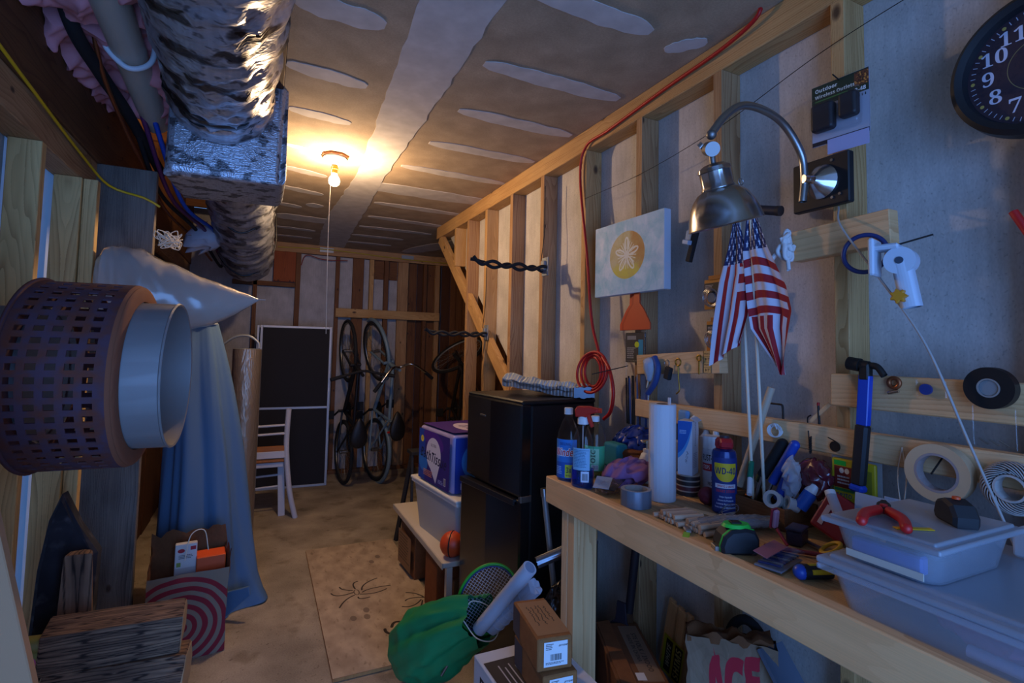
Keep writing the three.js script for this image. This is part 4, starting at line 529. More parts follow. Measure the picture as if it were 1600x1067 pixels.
part(wr, 'nail', rod([1.36, 2.095, -.835], [1.32, 2.107, -.835], .0018, 6), M.iron);
solo('wall_wire', 'thin dark wire strung along the tops of the studs', 'wire', tube([[1.355, 2.09, -2.05], [1.356, 2.09, -1.64], [1.356, 2.13, -1.24], [1.356, 2.21, -.85], [1.356, 2.25, -.4]], .0012, 40, 6), M.iron);
{ // cloth strip, blue ring, flag bracket
  seedTo(77); const pts = []; for (let i = 0; i < 34; i++) pts.push([1.305 + rnd(-.02, .012), 1.672 + rnd(-.04, .045), -.962 + rnd(-.018, .018)]); const t = thing('cloth_tie', 'knotted white cloth strip on the end of the pine block', 'cloth'); part(t, 'knot', tube(pts, .0065, 220, 7), M.white); part(t, 'tail', tube([[1.3, 1.67, -.97], [1.295, 1.65, -.99], [1.29, 1.62, -1.01]], .007, 20, 6), M.white); part(t, 'tail', tube([[1.3, 1.66, -.955], [1.295, 1.63, -.95], [1.29, 1.6, -.944]], .006, 20, 6), M.white);
  solo('blue_ring', 'dark blue plastic ring hanging on the pine block', 'ring', rot(tor(.045, .0055, 0, 0, 0, 10, 48), 0, Math.PI / 2 + .3), mat(0x23356e, .4), [1.302, 1.617, -.752]);
  const p = thing('pole_bracket', 'white plastic pole bracket with orange knob hung by the blue ring', 'bracket', [1.27, 1.57, -.662], -Math.PI / 2 + .25), wp = mat(0xc4cfdc, .4);
  part(p, 'back_plate', bx(.012, .085, .06, -.045, .025, 0, .004), wp); part(p, 'web', bx(.05, .012, .05, -.02, .045, 0, .004), wp); part(p, 'hub', rot(cyl(.03, .03, .036, 0, 0, 0, 28), Math.PI / 2).translate(.005, .012, .0), wp); part(p, 'hub_hole', rot(cyl(.008, .008, .04, 0, 0, 0, 16), Math.PI / 2).translate(.005, .012, 0), mat(0x3a4656, .6)); part(p, 'socket_tube', lathe([[.017, 0], [.02, 0], [.02, .105], [0, .105], [0, .1], [.017, .1]], 24).rotateZ(.16).translate(.022, -.092, 0), wp);
  const kn = circ(.014, 24).map(([x, y], i) => { const k = 1 + .22 * Math.cos(i / 24 * 2 * Math.PI * 7); return [x * k, y * k]; }); part(p, 'knob', ext(kn, .012, .002).translate(.005, -.068, .02), mat(0xc8861a, .45), 'orange star knob'); part(p, 'screw', rod([.0, .05, 0], [.06, .065, -.01], .002, 6), M.iron);
}
function flagCloth(L, R, top, x0, draw, amp, ph) {
  const nS = 40, nT = 60, P = [], U = [], I = [], il = (E, t) => { let k = 0; while (k < E.length - 2 && E[k + 1][2] < t) k++; const f = clamp((t - E[k][2]) / (E[k + 1][2] - E[k][2])); return [E[k][0] + (E[k + 1][0] - E[k][0]) * f, E[k][1] + (E[k + 1][1] - E[k][1]) * f]; };
  for (let j = 0; j <= nT; j++) { const t = j / nT, a = il(L, t), b = il(R, t); for (let i = 0; i <= nS; i++) { const s = i / nS; P.push(x0 - amp * (.2 + t) * (Math.sin(s * 11 + ph + t * 1.5) + .5 * Math.sin(s * 23 + t * 3)) , a[1] + (b[1] - a[1]) * s - .0 * t, a[0] + (b[0] - a[0]) * s); U.push(s, 1 - t); } }
  for (let j = 0; j < nT; j++) for (let i = 0; i < nS; i++) { const a = j * (nS + 1) + i; I.push(a, a + 1, a + nS + 1, a + 1, a + nS + 2, a + nS + 1); }
  const g = new THREE.BufferGeometry(); g.setAttribute('position', new THREE.Float32BufferAttribute(P, 3)); g.setAttribute('uv', new THREE.Float32BufferAttribute(U, 2)); g.setIndex(I); g.computeVertexNormals();
  const m = mat(0xffffff, .8, { map: canvasTex(512, 768, draw), side: THREE.DoubleSide }); return [g, m];
}
const star = (g, x, y, r) => { g.beginPath(); for (let i = 0; i < 10; i++) { const a = i * Math.PI / 5 - Math.PI / 2, q = i % 2 ? r * .42 : r; g.lineTo(x + q * Math.cos(a), y + q * Math.sin(a)); } g.fill(); };
{
  const RED = '#9a1420', WH = '#c9c6d2', BL = '#1a2450';
  const canton = (g, h) => { rect(g, BL, 0, 0, 512, h); g.fillStyle = '#cfd0de'; for (let r = 0; r < 8; r++) for (let c = 0; c < 5; c++) star(g, 60 + c * 98 + (r % 2) * 46, 26 + r * h / 8, 22); };
  const fl = (label, stickTop, stickBot, L, R, draw, ph) => { const t = thing('flag', label, 'flag', [0, 0, 0], 0, 'small flags on sticks'); const [g, m] = flagCloth(L, R, 0, 1.235, draw, .007, ph); part(t, 'cloth', g, m); part(t, 'stick', rod(stickBot, stickTop, .0045, 10), M.ivory); part(t, 'finial', lathe([[0, 0], [.005, 0], [.007, .008], [.004, .022], [0, .03]], 12).translate(...stickTop), M.brass); };
  fl('small striped flag drooping left towards the hose clamp cards', [1.25, 1.772, -1.072], [1.27, .927, -1.045], [[-1.078, 1.77, 0], [-1.1, 1.68, .2], [-1.13, 1.58, .45], [-1.15, 1.46, .7], [-1.165, 1.33, 1]], [[-1.068, 1.77, 0], [-1.04, 1.68, .2], [-1.02, 1.6, .4], [-1.035, 1.48, .7], [-1.06, 1.40, 1]], (g) => { rect(g, WH, 0, 0, 512, 768); for (let i = 0; i < 4; i++) { g.fillStyle = RED; g.beginPath(); const x = 70 + i * 128; g.moveTo(x + 20, 200); g.lineTo(x + 78, 200); g.lineTo(x + 48, 768); g.lineTo(x - 24, 768); g.fill(); } g.fillStyle = BL; g.fillRect(0, 0, 512, 250); canton(g, 250); rect(g, WH, 330, 270, 182, 40); rect(g, RED, 330, 310, 182, 50); rect(g, WH, 330, 360, 182, 44); rect(g, RED, 330, 404, 182, 50); }, 0);
  fl('small striped flag drooping right beside the pine block', [1.235, 1.80, -1.022], [1.27, .927, -1.008], [[-1.028, 1.798, 0], [-1.045, 1.66, .3], [-1.03, 1.5, .62], [-1.02, 1.44, .75], [-.93, 1.318, 1]], [[-1.015, 1.798, 0], [-.965, 1.66, .3], [-.91, 1.55, .5], [-.893, 1.485, .66], [-.922, 1.316, 1]], (g) => { rect(g, WH, 0, 0, 512, 768); for (let i = 0; i < 4; i++) { g.fillStyle = RED; g.beginPath(); const y = 268 + i * 72; g.moveTo(0, y); g.quadraticCurveTo(260, y - 34, 512, y + 30); g.lineTo(512, y + 66); g.quadraticCurveTo(260, y, 0, y + 36); g.fill(); } for (let i = 0; i < 5; i++) rect(g, i % 1 ? WH : RED, 20 + i * 110, 520, 54, 248); rect(g, WH, 0, 0, 512, 240); canton(g, 225); rect(g, RED, 470, 440, 42, 330); }, 2);
}
{ // tool rack behind the lamp
  const t = thing('wire_brush', 'black-handled wire brush hanging behind the lamp shade', 'brush'); part(t, 'handle', beam([1.35, 1.69, -1.375], [1.35, 1.88, -1.31], .022, .016), M.rubber); part(t, 'bristle_block', beam([1.335, 1.75, -1.37], [1.335, 1.765, -1.365], .03, .02), mat(0x9fb2c8, .5)); for (let i = 0; i < 4; i++) part(t, 'bristle', rod([1.335, 1.765, -1.375 + i * .007], [1.335, 1.80, -1.368 + i * .006], .0014, 5), M.steel);
  const h = thing('black_mallet', 'black cylindrical tool grip sticking out behind the flag tips', 'tool'); part(h, 'grip', rod([1.34, 1.83, -1.16], [1.345, 1.79, -1.02], .014, 16), mat(0x1f232e, .55)); part(h, 'end_cap', rod([1.345, 1.79, -1.02], [1.3455, 1.787, -1.008], .015, 16), mat(0x2a2422, .6));
}
for (const [i, lbl, y, z] of [[0, 'orange card of coiled picture wire, upper of the two by the flag', 1.565, -1.262], [1, 'orange card of coiled picture wire, lower of the two by the flag', 1.425, -1.252]]) {
  const t = wallThing('wire_card', lbl, 'package', 1.345, y, z, 'picture wire cards'); part(t, 'card', bx(.07, .1, .002, 0, 0, 0, .0004), mat(0xb87a24, .6)); sticker(t, 'card_print', .068, .045, print(256, 160, (g) => { rect(g, '#1c1820', 0, 0, 256, 160); rect(g, '#c8842a', 0, 0, 256, 36); scribble(g, 16, 60, 140, 70, 4, '#b8b8c0', 6); }), [0, .026, .0015]);
  for (let k = 0; k < 4; k++) part(t, 'wire_coil', rot(tor(.024 + k * .0022, .0013, 0, 0, 0, 6, 36), .06 * k, .05 * k, 0).translate(.002, -.012, .006 + k * .002), M.chrome); part(t, 'hub_lens', rot(cyl(.016, .018, .008, 0, 0, 0, 24), Math.PI / 2).translate(.002, -.012, .006), mat(0x9aa6b8, .15, { metalness: .4 })); part(t, 'hanger_tab', bx(.05, .014, .002, .01, .055, .003, .0005), mat(0xb06a1c, .6));
}
{ // canvas painting
  const t = wallThing('canvas_painting', 'pale blue canvas painting of a golden sand dollar', 'painting', 1.359, 1.755, -1.69); t.rotation.z = .0;
  part(t, 'canvas', bx(.425, .305, .035, 0, 0, .018, .003), mat(0xbccbd8, .75)); const o = sticker(t, 'painted_face', .423, .303, print(512, 366, (g) => { rect(g, '#b4cadb', 0, 0, 512, 366); seedTo(12); for (let i = 0; i < 260; i++) { g.fillStyle = ['rgba(96,170,196,.10)', 'rgba(225,232,240,.14)', 'rgba(70,150,180,.08)'][i % 3]; g.beginPath(); g.ellipse(rnd(0, 512), rnd(0, 366), rnd(20, 90), rnd(10, 50), rnd(0, 3), 0, 7); g.fill(); }
    g.save(); g.beginPath(); g.ellipse(255, 175, 130, 118, 0, 0, 7); g.clip(); rect(g, '#b09a5e', 0, 0, 512, 366); for (let i = 0; i < 240; i++) { const x = rnd(120, 390), y = rnd(50, 300); g.fillStyle = y > 230 ? 'rgba(196,186,60,.22)' : x > 290 ? 'rgba(170,104,40,.22)' : 'rgba(190,180,140,.2)'; g.beginPath(); g.ellipse(x, y, rnd(10, 40), rnd(8, 30), rnd(0, 3), 0, 7); g.fill(); }
    g.strokeStyle = 'rgba(222,222,214,.85)'; g.lineWidth = 9; for (let i = 0; i < 5; i++) { g.save(); g.translate(255, 175); g.rotate(i * Math.PI * 2 / 5); g.beginPath(); g.ellipse(0, -50, 13, 36, 0, 0, 7); g.stroke(); g.restore(); } g.lineWidth = 4; for (let i = 0; i < 24; i++) { g.save(); g.translate(255, 175); g.rotate(i * Math.PI / 12 + .1); g.beginPath(); g.moveTo(0, -30); g.lineTo(0, -70); g.stroke(); g.restore(); } g.fillStyle = '#d8d4c4'; g.beginPath(); g.arc(255, 175, 16, 0, 7); g.fill(); g.restore(); }), [0, 0, .0358]);
  t.rotation.set(0, -Math.PI / 2 + .03, 0); 
}
{ // scraper, packages, zip ties, keys on the little board
  const t = wallThing('scraper_set', 'orange plastic scrapers hanging below the painting', 'scraper', 1.352, 1.53, -1.66); for (let k = 0; k < 3; k++) part(t, 'scraper_blade', ext([[-.012, .08], [.012, .08], [.014, .03], [.032, .005], [.06, -.05], [.06, -.075], [-.06, -.075], [-.06, -.05], [-.032, .005], [-.014, .03]].map(([x, y]) => [x * 1.35 + k * .02 - .02, y]), .004, .001).translate(0, 0, k * .006), mat([0xc8441c, 0xb03a18, 0xc24a22][k], .5));
  const p = wallThing('hanging_packet', 'small dark printed packet hanging under the orange scrapers', 'packet', 1.352, 1.385, -1.662); p.scale.x = 1.22; part(p, 'card', bx(.1, .12, .003, 0, 0, .002, .0005), mat(0x34302e, .5)); sticker(p, 'print', .098, .118, print(256, 300, (g) => { rect(g, '#3a3634', 0, 0, 256, 300); rect(g, '#1b88a8', 170, 70, 60, 220); g.fillStyle = '#c8d020'; g.beginPath(); g.arc(150, 120, 30, 0, 7); g.fill(); scribble(g, 20, 150, 110, 120, 6, '#a8a49c', 5); rect(g, '#8a8680', 20, 30, 120, 40); }), [0, 0, .0042]); part(p, 'pouch', new RoundedBoxGeometry(.106, .14, .016, 2, .006).translate(0, 0, .003), M.clear);
  const z = wallThing('zip_tie_bag', 'clear bag of dark zip ties hanging behind the paper towel', 'bag', 1.345, 1.20, -1.63); z.scale.x = 1.2; part(z, 'pouch', warp(new RoundedBoxGeometry(.13, .27, .02, 3, .008).translate(0, 0, .012), (v) => { v.z += .006 * n3(v.x * 20, v.y * 12, 2); }), M.clear); seedTo(9); for (let i = 0; i < 12; i++) { const x = -.052 + i * .0095; part(z, 'zip_tie', beam([x, -.12, .01], [x + rnd(-.008, .008), .06 + rnd(0, .03), .012], .0065, .004), i % 4 === 2 ? mat(0x3c5a96, .5) : i % 3 === 2 ? mat(0x8a8c92, .5) : M.rubber); } part(z, 'blue_strip', bx(.022, .22, .003, .035, -.01, .017, .001), mat(0x44639a, .5));
  const k = thing('utility_gloves', 'bunched white and blue work item hanging on the short board', 'glove'); part(k, 'white_fold', warp(sph(.026, 1.3, 1.325, -1.515), (v) => { v.y += (v.y < 1.325 ? (v.y - 1.325) * 1.6 : 0); v.x += .006 * n3(v.x * 40, v.y * 40, v.z * 40); }), mat(0xa9aeba, .7)); part(k, 'blue_fold', tube([[1.305, 1.35, -1.50], [1.3, 1.31, -1.475], [1.3, 1.26, -1.49], [1.3, 1.215, -1.53]], .012, 30, 8), mat(0x2c4a86, .6)); for (let i = 0; i < 2; i++) part(k, 'tail', rod([1.297, 1.31, -1.49 - i * .02], [1.297, 1.235, -1.51 - i * .02], .003, 6), M.ivory);
  const c = thing('binder_clip', 'black binder clip hanging on the short board', 'clip'); part(c, 'clip_body', rot(bx(.018, .045, .03, 0, 0, 0, .004), .25, 0, 0).translate(1.303, 1.295, -1.425), M.rubber); part(c, 'clip_loop', rot(tor(.012, .002, 0, 0, 0, 6, 24), 0, Math.PI / 2).translate(1.303, 1.33, -1.432), M.steel);
  const h = thing('brass_hook', 'small brass hook with hanging chain on the short board', 'hook'); part(h, 'eye', rot(tor(.012, .003, 0, 0, 0, 6, 24), 0, Math.PI / 2).translate(1.305, 1.335, -1.378), M.brass); part(h, 'chain', tube([[1.305, 1.32, -1.378], [1.304, 1.28, -1.375], [1.303, 1.24, -1.37], [1.303, 1.225, -1.385]], .0025, 24, 6), M.brass);
  const y2 = thing('brass_key', 'brass key hanging beside the lumber stamp', 'key'); part(y2, 'bow', rot(tor(.009, .003, 0, 0, 0, 6, 20), 0, Math.PI / 2).translate(1.315, 1.352, -1.292), M.brass); part(y2, 'blade', bx(.003, .045, .006, 1.315, 1.32, -1.292, .0008), M.brass);
  solo('long_nail', 'long thin nail poking from the stud beside the red cord', 'nail', rod([1.36, 1.31, -1.72], [1.25, 1.27, -1.82], .002, 6), M.iron);
}
{ // red extension cord
  const t = thing('extension_cord', 'red extension cord running down the stud into a loose coil', 'cord'); const c = [[1.34, 2.5, -1.12], [1.335, 2.42, -1.065], [1.34, 2.385, -1.2], [1.347, 2.375, -1.5], [1.347, 2.35, -1.85], [1.345, 2.335, -2.03], [1.345, 2.19, -2.075], [1.345, 1.81, -2.01], [1.345, 1.51, -1.965], [1.34, 1.36, -1.9], [1.33, 1.28, -1.87]];
  part(t, 'cord', tube(c, .0065, 160, 8), M.red); for (let k = 0; k < 3; k++) part(t, 'coil_loop', rot(tor(.062 + k * .012, .006, 0, 0, 0, 8, 48), .1 * k, Math.PI / 2 + .12 * k, 0).scale(1, 1.05, 1).translate(1.33 - k * .012, 1.275, -1.93 + k * .014), M.red); part(t, 'loose_end', tube([[1.325, 1.34, -1.85], [1.31, 1.29, -1.78], [1.305, 1.2, -1.745], [1.31, 1.12, -1.77], [1.32, 1.08, -1.83]], .0075, 50, 8), M.red);
}
{ // hammer, small hardware, tape rolls, rope
  const t = thing('hammer', 'claw hammer with blue and black handle hanging on the pale board', 'hammer', [1.3, 0, -.758]); const hb = mat(0x1a44b0, .35);
  part(t, 'grip_upper', beam([0, 1.205, -.004], [0, 1.325, .004], .026, .018), hb); part(t, 'grip_lower', [beam([0, 1.06, -.018], [0, 1.208, -.004], .03, .024, V(0, 1, 0), .006)], mat(0x14161c, .6)); part(t, 'butt', beam([0, 1.045, -.02], [0, 1.064, -.0175], .034, .027, V(0, 1, 0), .006), hb);
  part(t, 'head', [rod([0, 1.352, -.035], [0, 1.348, -.008], .016, 16), rod([0, 1.349, -.01], [0, 1.346, .012], .012, 12), bx(.022, .042, .024, 0, 1.333, .004, .004)], M.iron); part(t, 'claw', tube([[0, 1.348, .01], [0, 1.345, .03], [0, 1.325, .045]], .008, 16, 8), M.iron);
  const n = thing('copper_fitting', 'copper ring fitting hanging beside the hammer head', 'fitting'); part(n, 'ring', rot(tor(.011, .005, 0, 0, 0, 10, 28), 0, Math.PI / 2).translate(1.314, 1.31, -.7), M.copper); part(n, 'bolt', rod([1.312, 1.286, -.712], [1.312, 1.292, -.69], .004, 8), M.chrome);
  const b = thing('bagged_cap', 'blue cap in a tiny clear bag on the pale board', 'bag'); part(b, 'cap', rot(cyl(.012, .012, .006, 0, 0, 0, 20), 0, 0, Math.PI / 2).translate(1.316, 1.3, -.638), mat(0x1e3a86, .4)); part(b, 'pouch', bx(.008, .04, .06, 1.316, 1.302, -.628, .003), M.clear);
  const ring = (r0, r1, w) => lathe([[r0, -w / 2], [r1, -w / 2], [r1, w / 2], [r0, w / 2], [r0, -w / 2]], 64);
  const e = thing('electrical_tape', 'flat black roll of tape on the pale board above a clear bag', 'tape', [1.308, 1.312, -.522]); e.rotation.z = Math.PI / 2; part(e, 'tape', ring(.019, .041, .022), mat(0x121214, .45)); part(e, 'core', ring(.016, .0188, .023), mat(0x8a8580, .6)); part(e, 'core_label', cyl(.0155, .0155, .018, 0, 0, 0, 28), mat(0x7c7f80, .5));
  const pb = thing('bit_bag', 'clear bag of small bits hanging below the black tape', 'bag'); part(pb, 'pouch', warp(new RoundedBoxGeometry(.012, .085, .075, 2, .005).translate(1.312, 1.235, -.52), (v) => { v.x += .003 * n3(v.x, v.y * 30, v.z * 30); }), M.clear); for (let i = 0; i < 3; i++) part(pb, 'bit', rod([1.312, 1.21, -.545 + i * .016], [1.312, 1.2, -.53 + i * .016], .002, 6), M.steel);
  const m = thing('masking_tape', 'large tan roll of masking tape hung on the low board', 'tape', [1.305, 1.127, -.612]); m.rotation.z = Math.PI / 2; part(m, 'tape', ring(.041, .06, .026), mat(0xc9a982, .7)); part(m, 'core', ring(.036, .0408, .026), mat(0x9a8a86, .7)); part(m, 'hanging_nail', rod([0, .03, .0], [.034, -.02, .0], .002, 6), M.iron);
  const r = thing('rope_coil', 'white lattice-wound cord spool hung at the right end', 'cord', [1.3, 1.125, -.49]); r.rotation.z = Math.PI / 2; const wm = mat(0xb0aaa4, .8); part(r, 'spool_core', ring(.022, .026, .03), wm); part(r, 'inner_body', lathe([[.025, -.012], [.043, -.011], [.045, 0], [.043, .011], [.025, .012]], 40), mat(0x4e443c, .9)); { const P = []; for (let i = 0; i <= 360; i++) { const a = i / 360 * 2 * Math.PI * 17, w = i / 360 * 2 * Math.PI * 28; P.push([(.0365 + .013 * Math.cos(w)) * Math.cos(a), .0145 * Math.sin(w), (.0365 + .013 * Math.cos(w)) * Math.sin(a)]); } part(r, 'cord_winding', tube(P, .0013, 1600, 5), wm); } 
  part(wr, 'nail', rod([1.36, 1.15, -.49], [1.28, 1.16, -.49], .002, 6), M.iron);
  solo('hanging_strap', 'thin pale strap slanting down across the right wall', 'strap', tube([[1.352, 1.76, -.845], [1.29, 1.69, -.8], [1.285, 1.55, -.71], [1.28, 1.4, -.62], [1.275, 1.2, -.545], [1.27, 1.0, -.47]], .0026, 80, 6), mat(0xa8a4a0, .6));
}
{ // small things on the low board
  const t = thing('white_wire_loop', 'small coil of white wire tacked to the low board', 'wire'); for (let k = 0; k < 4; k++) part(t, 'wire_turn', rot(tor(.014 + k * .0018, .0016, 0, 0, 0, 6, 32), .15 * k, Math.PI / 2 + .2 * k, 0).translate(1.312, 1.153 + .001 * k, -1.008), M.white); part(t, 'tail', tube([[1.31, 1.16, -1.0], [1.305, 1.175, -1.005], [1.31, 1.165, -1.015]], .0016, 12, 5), M.white);
  const P = []; for (let i = 0; i <= 60; i++) P.push([1.314 + .003 * Math.cos(i), 1.155 - i * .0007, -.905 + .003 * Math.sin(i)]); solo('drill_bit', 'spiral auger bit hanging on the low board', 'drill bit', [tube(P, .0016, 160, 5), rod([1.314, 1.17, -.91], [1.314, 1.11, -.905], .0018, 6)], M.iron);
  const d = thing('metal_disc', 'small dark metal disc hanging on the low board by the yellow packet', 'disc'); part(d, 'disc', rot(cyl(.013, .013, .003, 0, 0, 0, 24), 0, 0, Math.PI / 2).translate(1.318, 1.14, -.842), M.iron); part(d, 'nail', rod([1.322, 1.152, -.842], [1.3, 1.163, -.848], .0014, 5), M.iron);
  solo('hex_key', 'black L-shaped hex key resting on the low board', 'hex key', tube([[1.35, 1.226, -1.05], [1.35, 1.226, -1.02], [1.35, 1.222, -1.012], [1.35, 1.186, -1.01]], .003, 24, 6), M.iron);
  const pc = thing('pencil', 'black pencil with red tip standing behind the low board', 'pencil'); part(pc, 'shaft', rod([1.352, 1.186, -.905], [1.352, 1.235, -.907], .0035, 6), M.black); part(pc, 'eraser', rod([1.352, 1.235, -.907], [1.352, 1.243, -.907], .0036, 8), M.red);
  solo('wood_splinter', 'thin wooden stick leaning behind the low board', 'stick', beam([1.352, 1.19, -.93], [1.352, 1.243, -.875], .011, .004), W.c); part(wr, 'hook', tube([[1.352, 1.185, -.938], [1.352, 1.2, -.937], [1.352, 1.207, -.928]], .002, 12, 5), M.iron);
  solo('dowel_pole', 'pale wooden dowel leaning from the tool tray to the wall', 'dowel', rod([1.27, .985, -1.095], [1.315, 1.275, -1.02], .0105, 16), mat(0xb9a890, .6));
}
solo('red_grip_tool', 'red tool grip hanging at the right edge of the wall', 'tool', rod([1.345, 1.665, -.492], [1.345, 1.55, -.44], .008, 12), M.red);
// ---------------------------------------------------------------- things on the workbench
const BT = .9225, onBench = (name, label, cat, x, z, ry = 0, group, y = BT) => thing(name, label, cat, [x, y, z], ry, group);
const ringGeo = (r0, r1, w, y = 0, s = 56) => lathe([[r0, y], [r1, y], [r1, y + w], [r0, y + w], [r0, y]], s);
const pet = mat(0xffffff, .08, { transmission: 1, thickness: 0, ior: 1.35 }), liquid = (c) => mat(c, .05, { transmission: .95, thickness: 0, ior: 1.33 });
const wrapLabel = (r, h, y, m, a0 = 0, a1 = Math.PI, sx = 1, sz = 1) => { const g = new THREE.CylinderGeometry(r, r, h, 40, 1, true, a0, a1 - a0); g.scale(sx, 1, sz).translate(0, y, 0); return g; };
const labelMat = (w, h, draw) => { const m = print(w, h, draw); m.side = THREE.DoubleSide; return m; };
{ // glass cleaner refill, spray bottle, green-label bottle
  const t = onBench('cleaner_refill_bottle', 'tall clear bottle with blue cleaner label at the bench end', 'bottle', .967, -1.545, -.9);
  const prof = [[0, .0], [.036, .0], [.04, .008], [.04, .135], [.036, .165], [.022, .2], [.014, .215], [.013, .225]];
  part(t, 'bottle', lathe(prof, 40).scale(1, 1, .8), pet); part(t, 'fluid', lathe([[0, .003], [.036, .003], [.038, .01], [.038, .07], [0, .07]], 32).scale(1, 1, .8), liquid(0x5aa0f0)); part(t, 'cap', lathe([[0, .248], [.013, .248], [.015, .246], [.015, .226], [0, .226]], 24), M.white);
  part(t, 'label_wrap', wrapLabel(.0405, .13, .078, 0, -1.1, 1.1, 1, .8), labelMat(512, 512, (g) => { rect(g, '#2f78c4', 0, 0, 512, 512); rect(g, '#1d56a8', 0, 300, 512, 212); txt(g, 'Windex', 256, 170, 128, '#c8202c', { style: 'italic bold', stroke: '#e4e8f0', lw: 16 }); txt(g, 'ORIGINAL', 256, 60, 50, '#16326e'); rect(g, '#c8d422', 260, 330, 150, 170); txt(g, '3x', 335, 400, 100, '#1a2a20'); txt(g, 'REFILLS', 335, 470, 32, '#1a2a20'); scribble(g, 40, 360, 170, 110, 5, '#9cc0ea', 4); }));
  const s = onBench('spray_bottle', 'clear spray bottle with red trigger and blue fluid', 'bottle', .965, -1.452, -.9);
  part(s, 'bottle', lathe([[0, 0], [.036, 0], [.039, .006], [.039, .05], [.035, .075], [.037, .12], [.032, .16], [.02, .19], [.014, .2], [.014, .21]], 40).scale(1, 1, .78), pet); part(s, 'fluid', lathe([[0, .003], [.034, .003], [.037, .008], [.037, .062], [0, .062]], 32).scale(1, 1, .78), liquid(0x4a90f0));
  part(s, 'collar', lathe([[0, .205], [.018, .205], [.018, .222], [.013, .232], [0, .232]], 24), M.white); part(s, 'trigger_head', ext([[-.022, .228], [.012, .228], [.02, .238], [.052, .246], [.052, .258], [.02, .264], [-.018, .262], [-.026, .25]], .024, .004).translate(0, 0, -.012), mat(0xb8281e, .4)); part(s, 'trigger', ext([[.012, .24], [.022, .24], [.036, .2], [.03, .195], [.018, .215]], .014, .002).translate(0, 0, -.007), mat(0xb8281e, .4)); part(s, 'nozzle', rod([.052, .252, 0], [.062, .252, 0], .008, 12), mat(0xc8321e, .4)); part(s, 'dip_tube', rod([0, .01, 0], [.0, .2, 0], .0018, 8), M.frosty);
  part(s, 'back_label', wrapLabel(.0382, .07, .095, 0, -.7, .9, 1, .78), labelMat(256, 256, (g) => { rect(g, '#7fb0d0', 0, 0, 256, 256); scribble(g, 20, 20, 210, 210, 12, '#3d6f96', 5); })); part(s, 'barcode_patch', wrapLabel(.0396, .034, .04, 0, .1, .8, 1, .78), labelMat(128, 128, (g) => { rect(g, '#c6d2e2', 0, 0, 128, 128); bars(g, 20, 26, 88, 80, 6); }));
  const b = onBench('green_label_bottle', 'clear bottle with green label behind the spray bottle', 'bottle', 1.085, -1.555, -.8);
  part(b, 'bottle', lathe([[0, 0], [.034, 0], [.037, .006], [.037, .14], [.03, .17], [.016, .188], [.012, .195]], 40), pet); part(b, 'cap', lathe([[0, .214], [.014, .214], [.015, .212], [.015, .195], [0, .195]], 24), M.white); part(b, 'label_wrap', wrapLabel(.0375, .085, .07, 0, -1.3, 1.3), labelMat(512, 384, (g) => { rect(g, '#3fa878', 0, 0, 512, 384); rect(g, '#8cc8a0', 150, 40, 220, 240); txt(g, 'OIC', 260, 160, 120, '#1c5a40', { rot: -Math.PI / 2, style: '' }); rect(g, '#d0d8d4', 230, 290, 130, 80); bars(g, 240, 296, 110, 66, 7); })); part(b, 'fluid', lathe([[0, .003], [.033, .003], [.035, .008], [.035, .026], [0, .026]], 28), liquid(0x9ac0a8));
}
const crumple = (g, a, f) => warp(g, (v) => { const r = (q) => 1 - 2 * Math.abs(n3(q.x * f, q.y * f, q.z * f)); const k = a * r(v), l = a * .5 * n3(v.x * f * 2.3, v.y * f * 2.3, v.z * f * 2.3); v.x += k; v.y += k * .6 + l; v.z += l; });
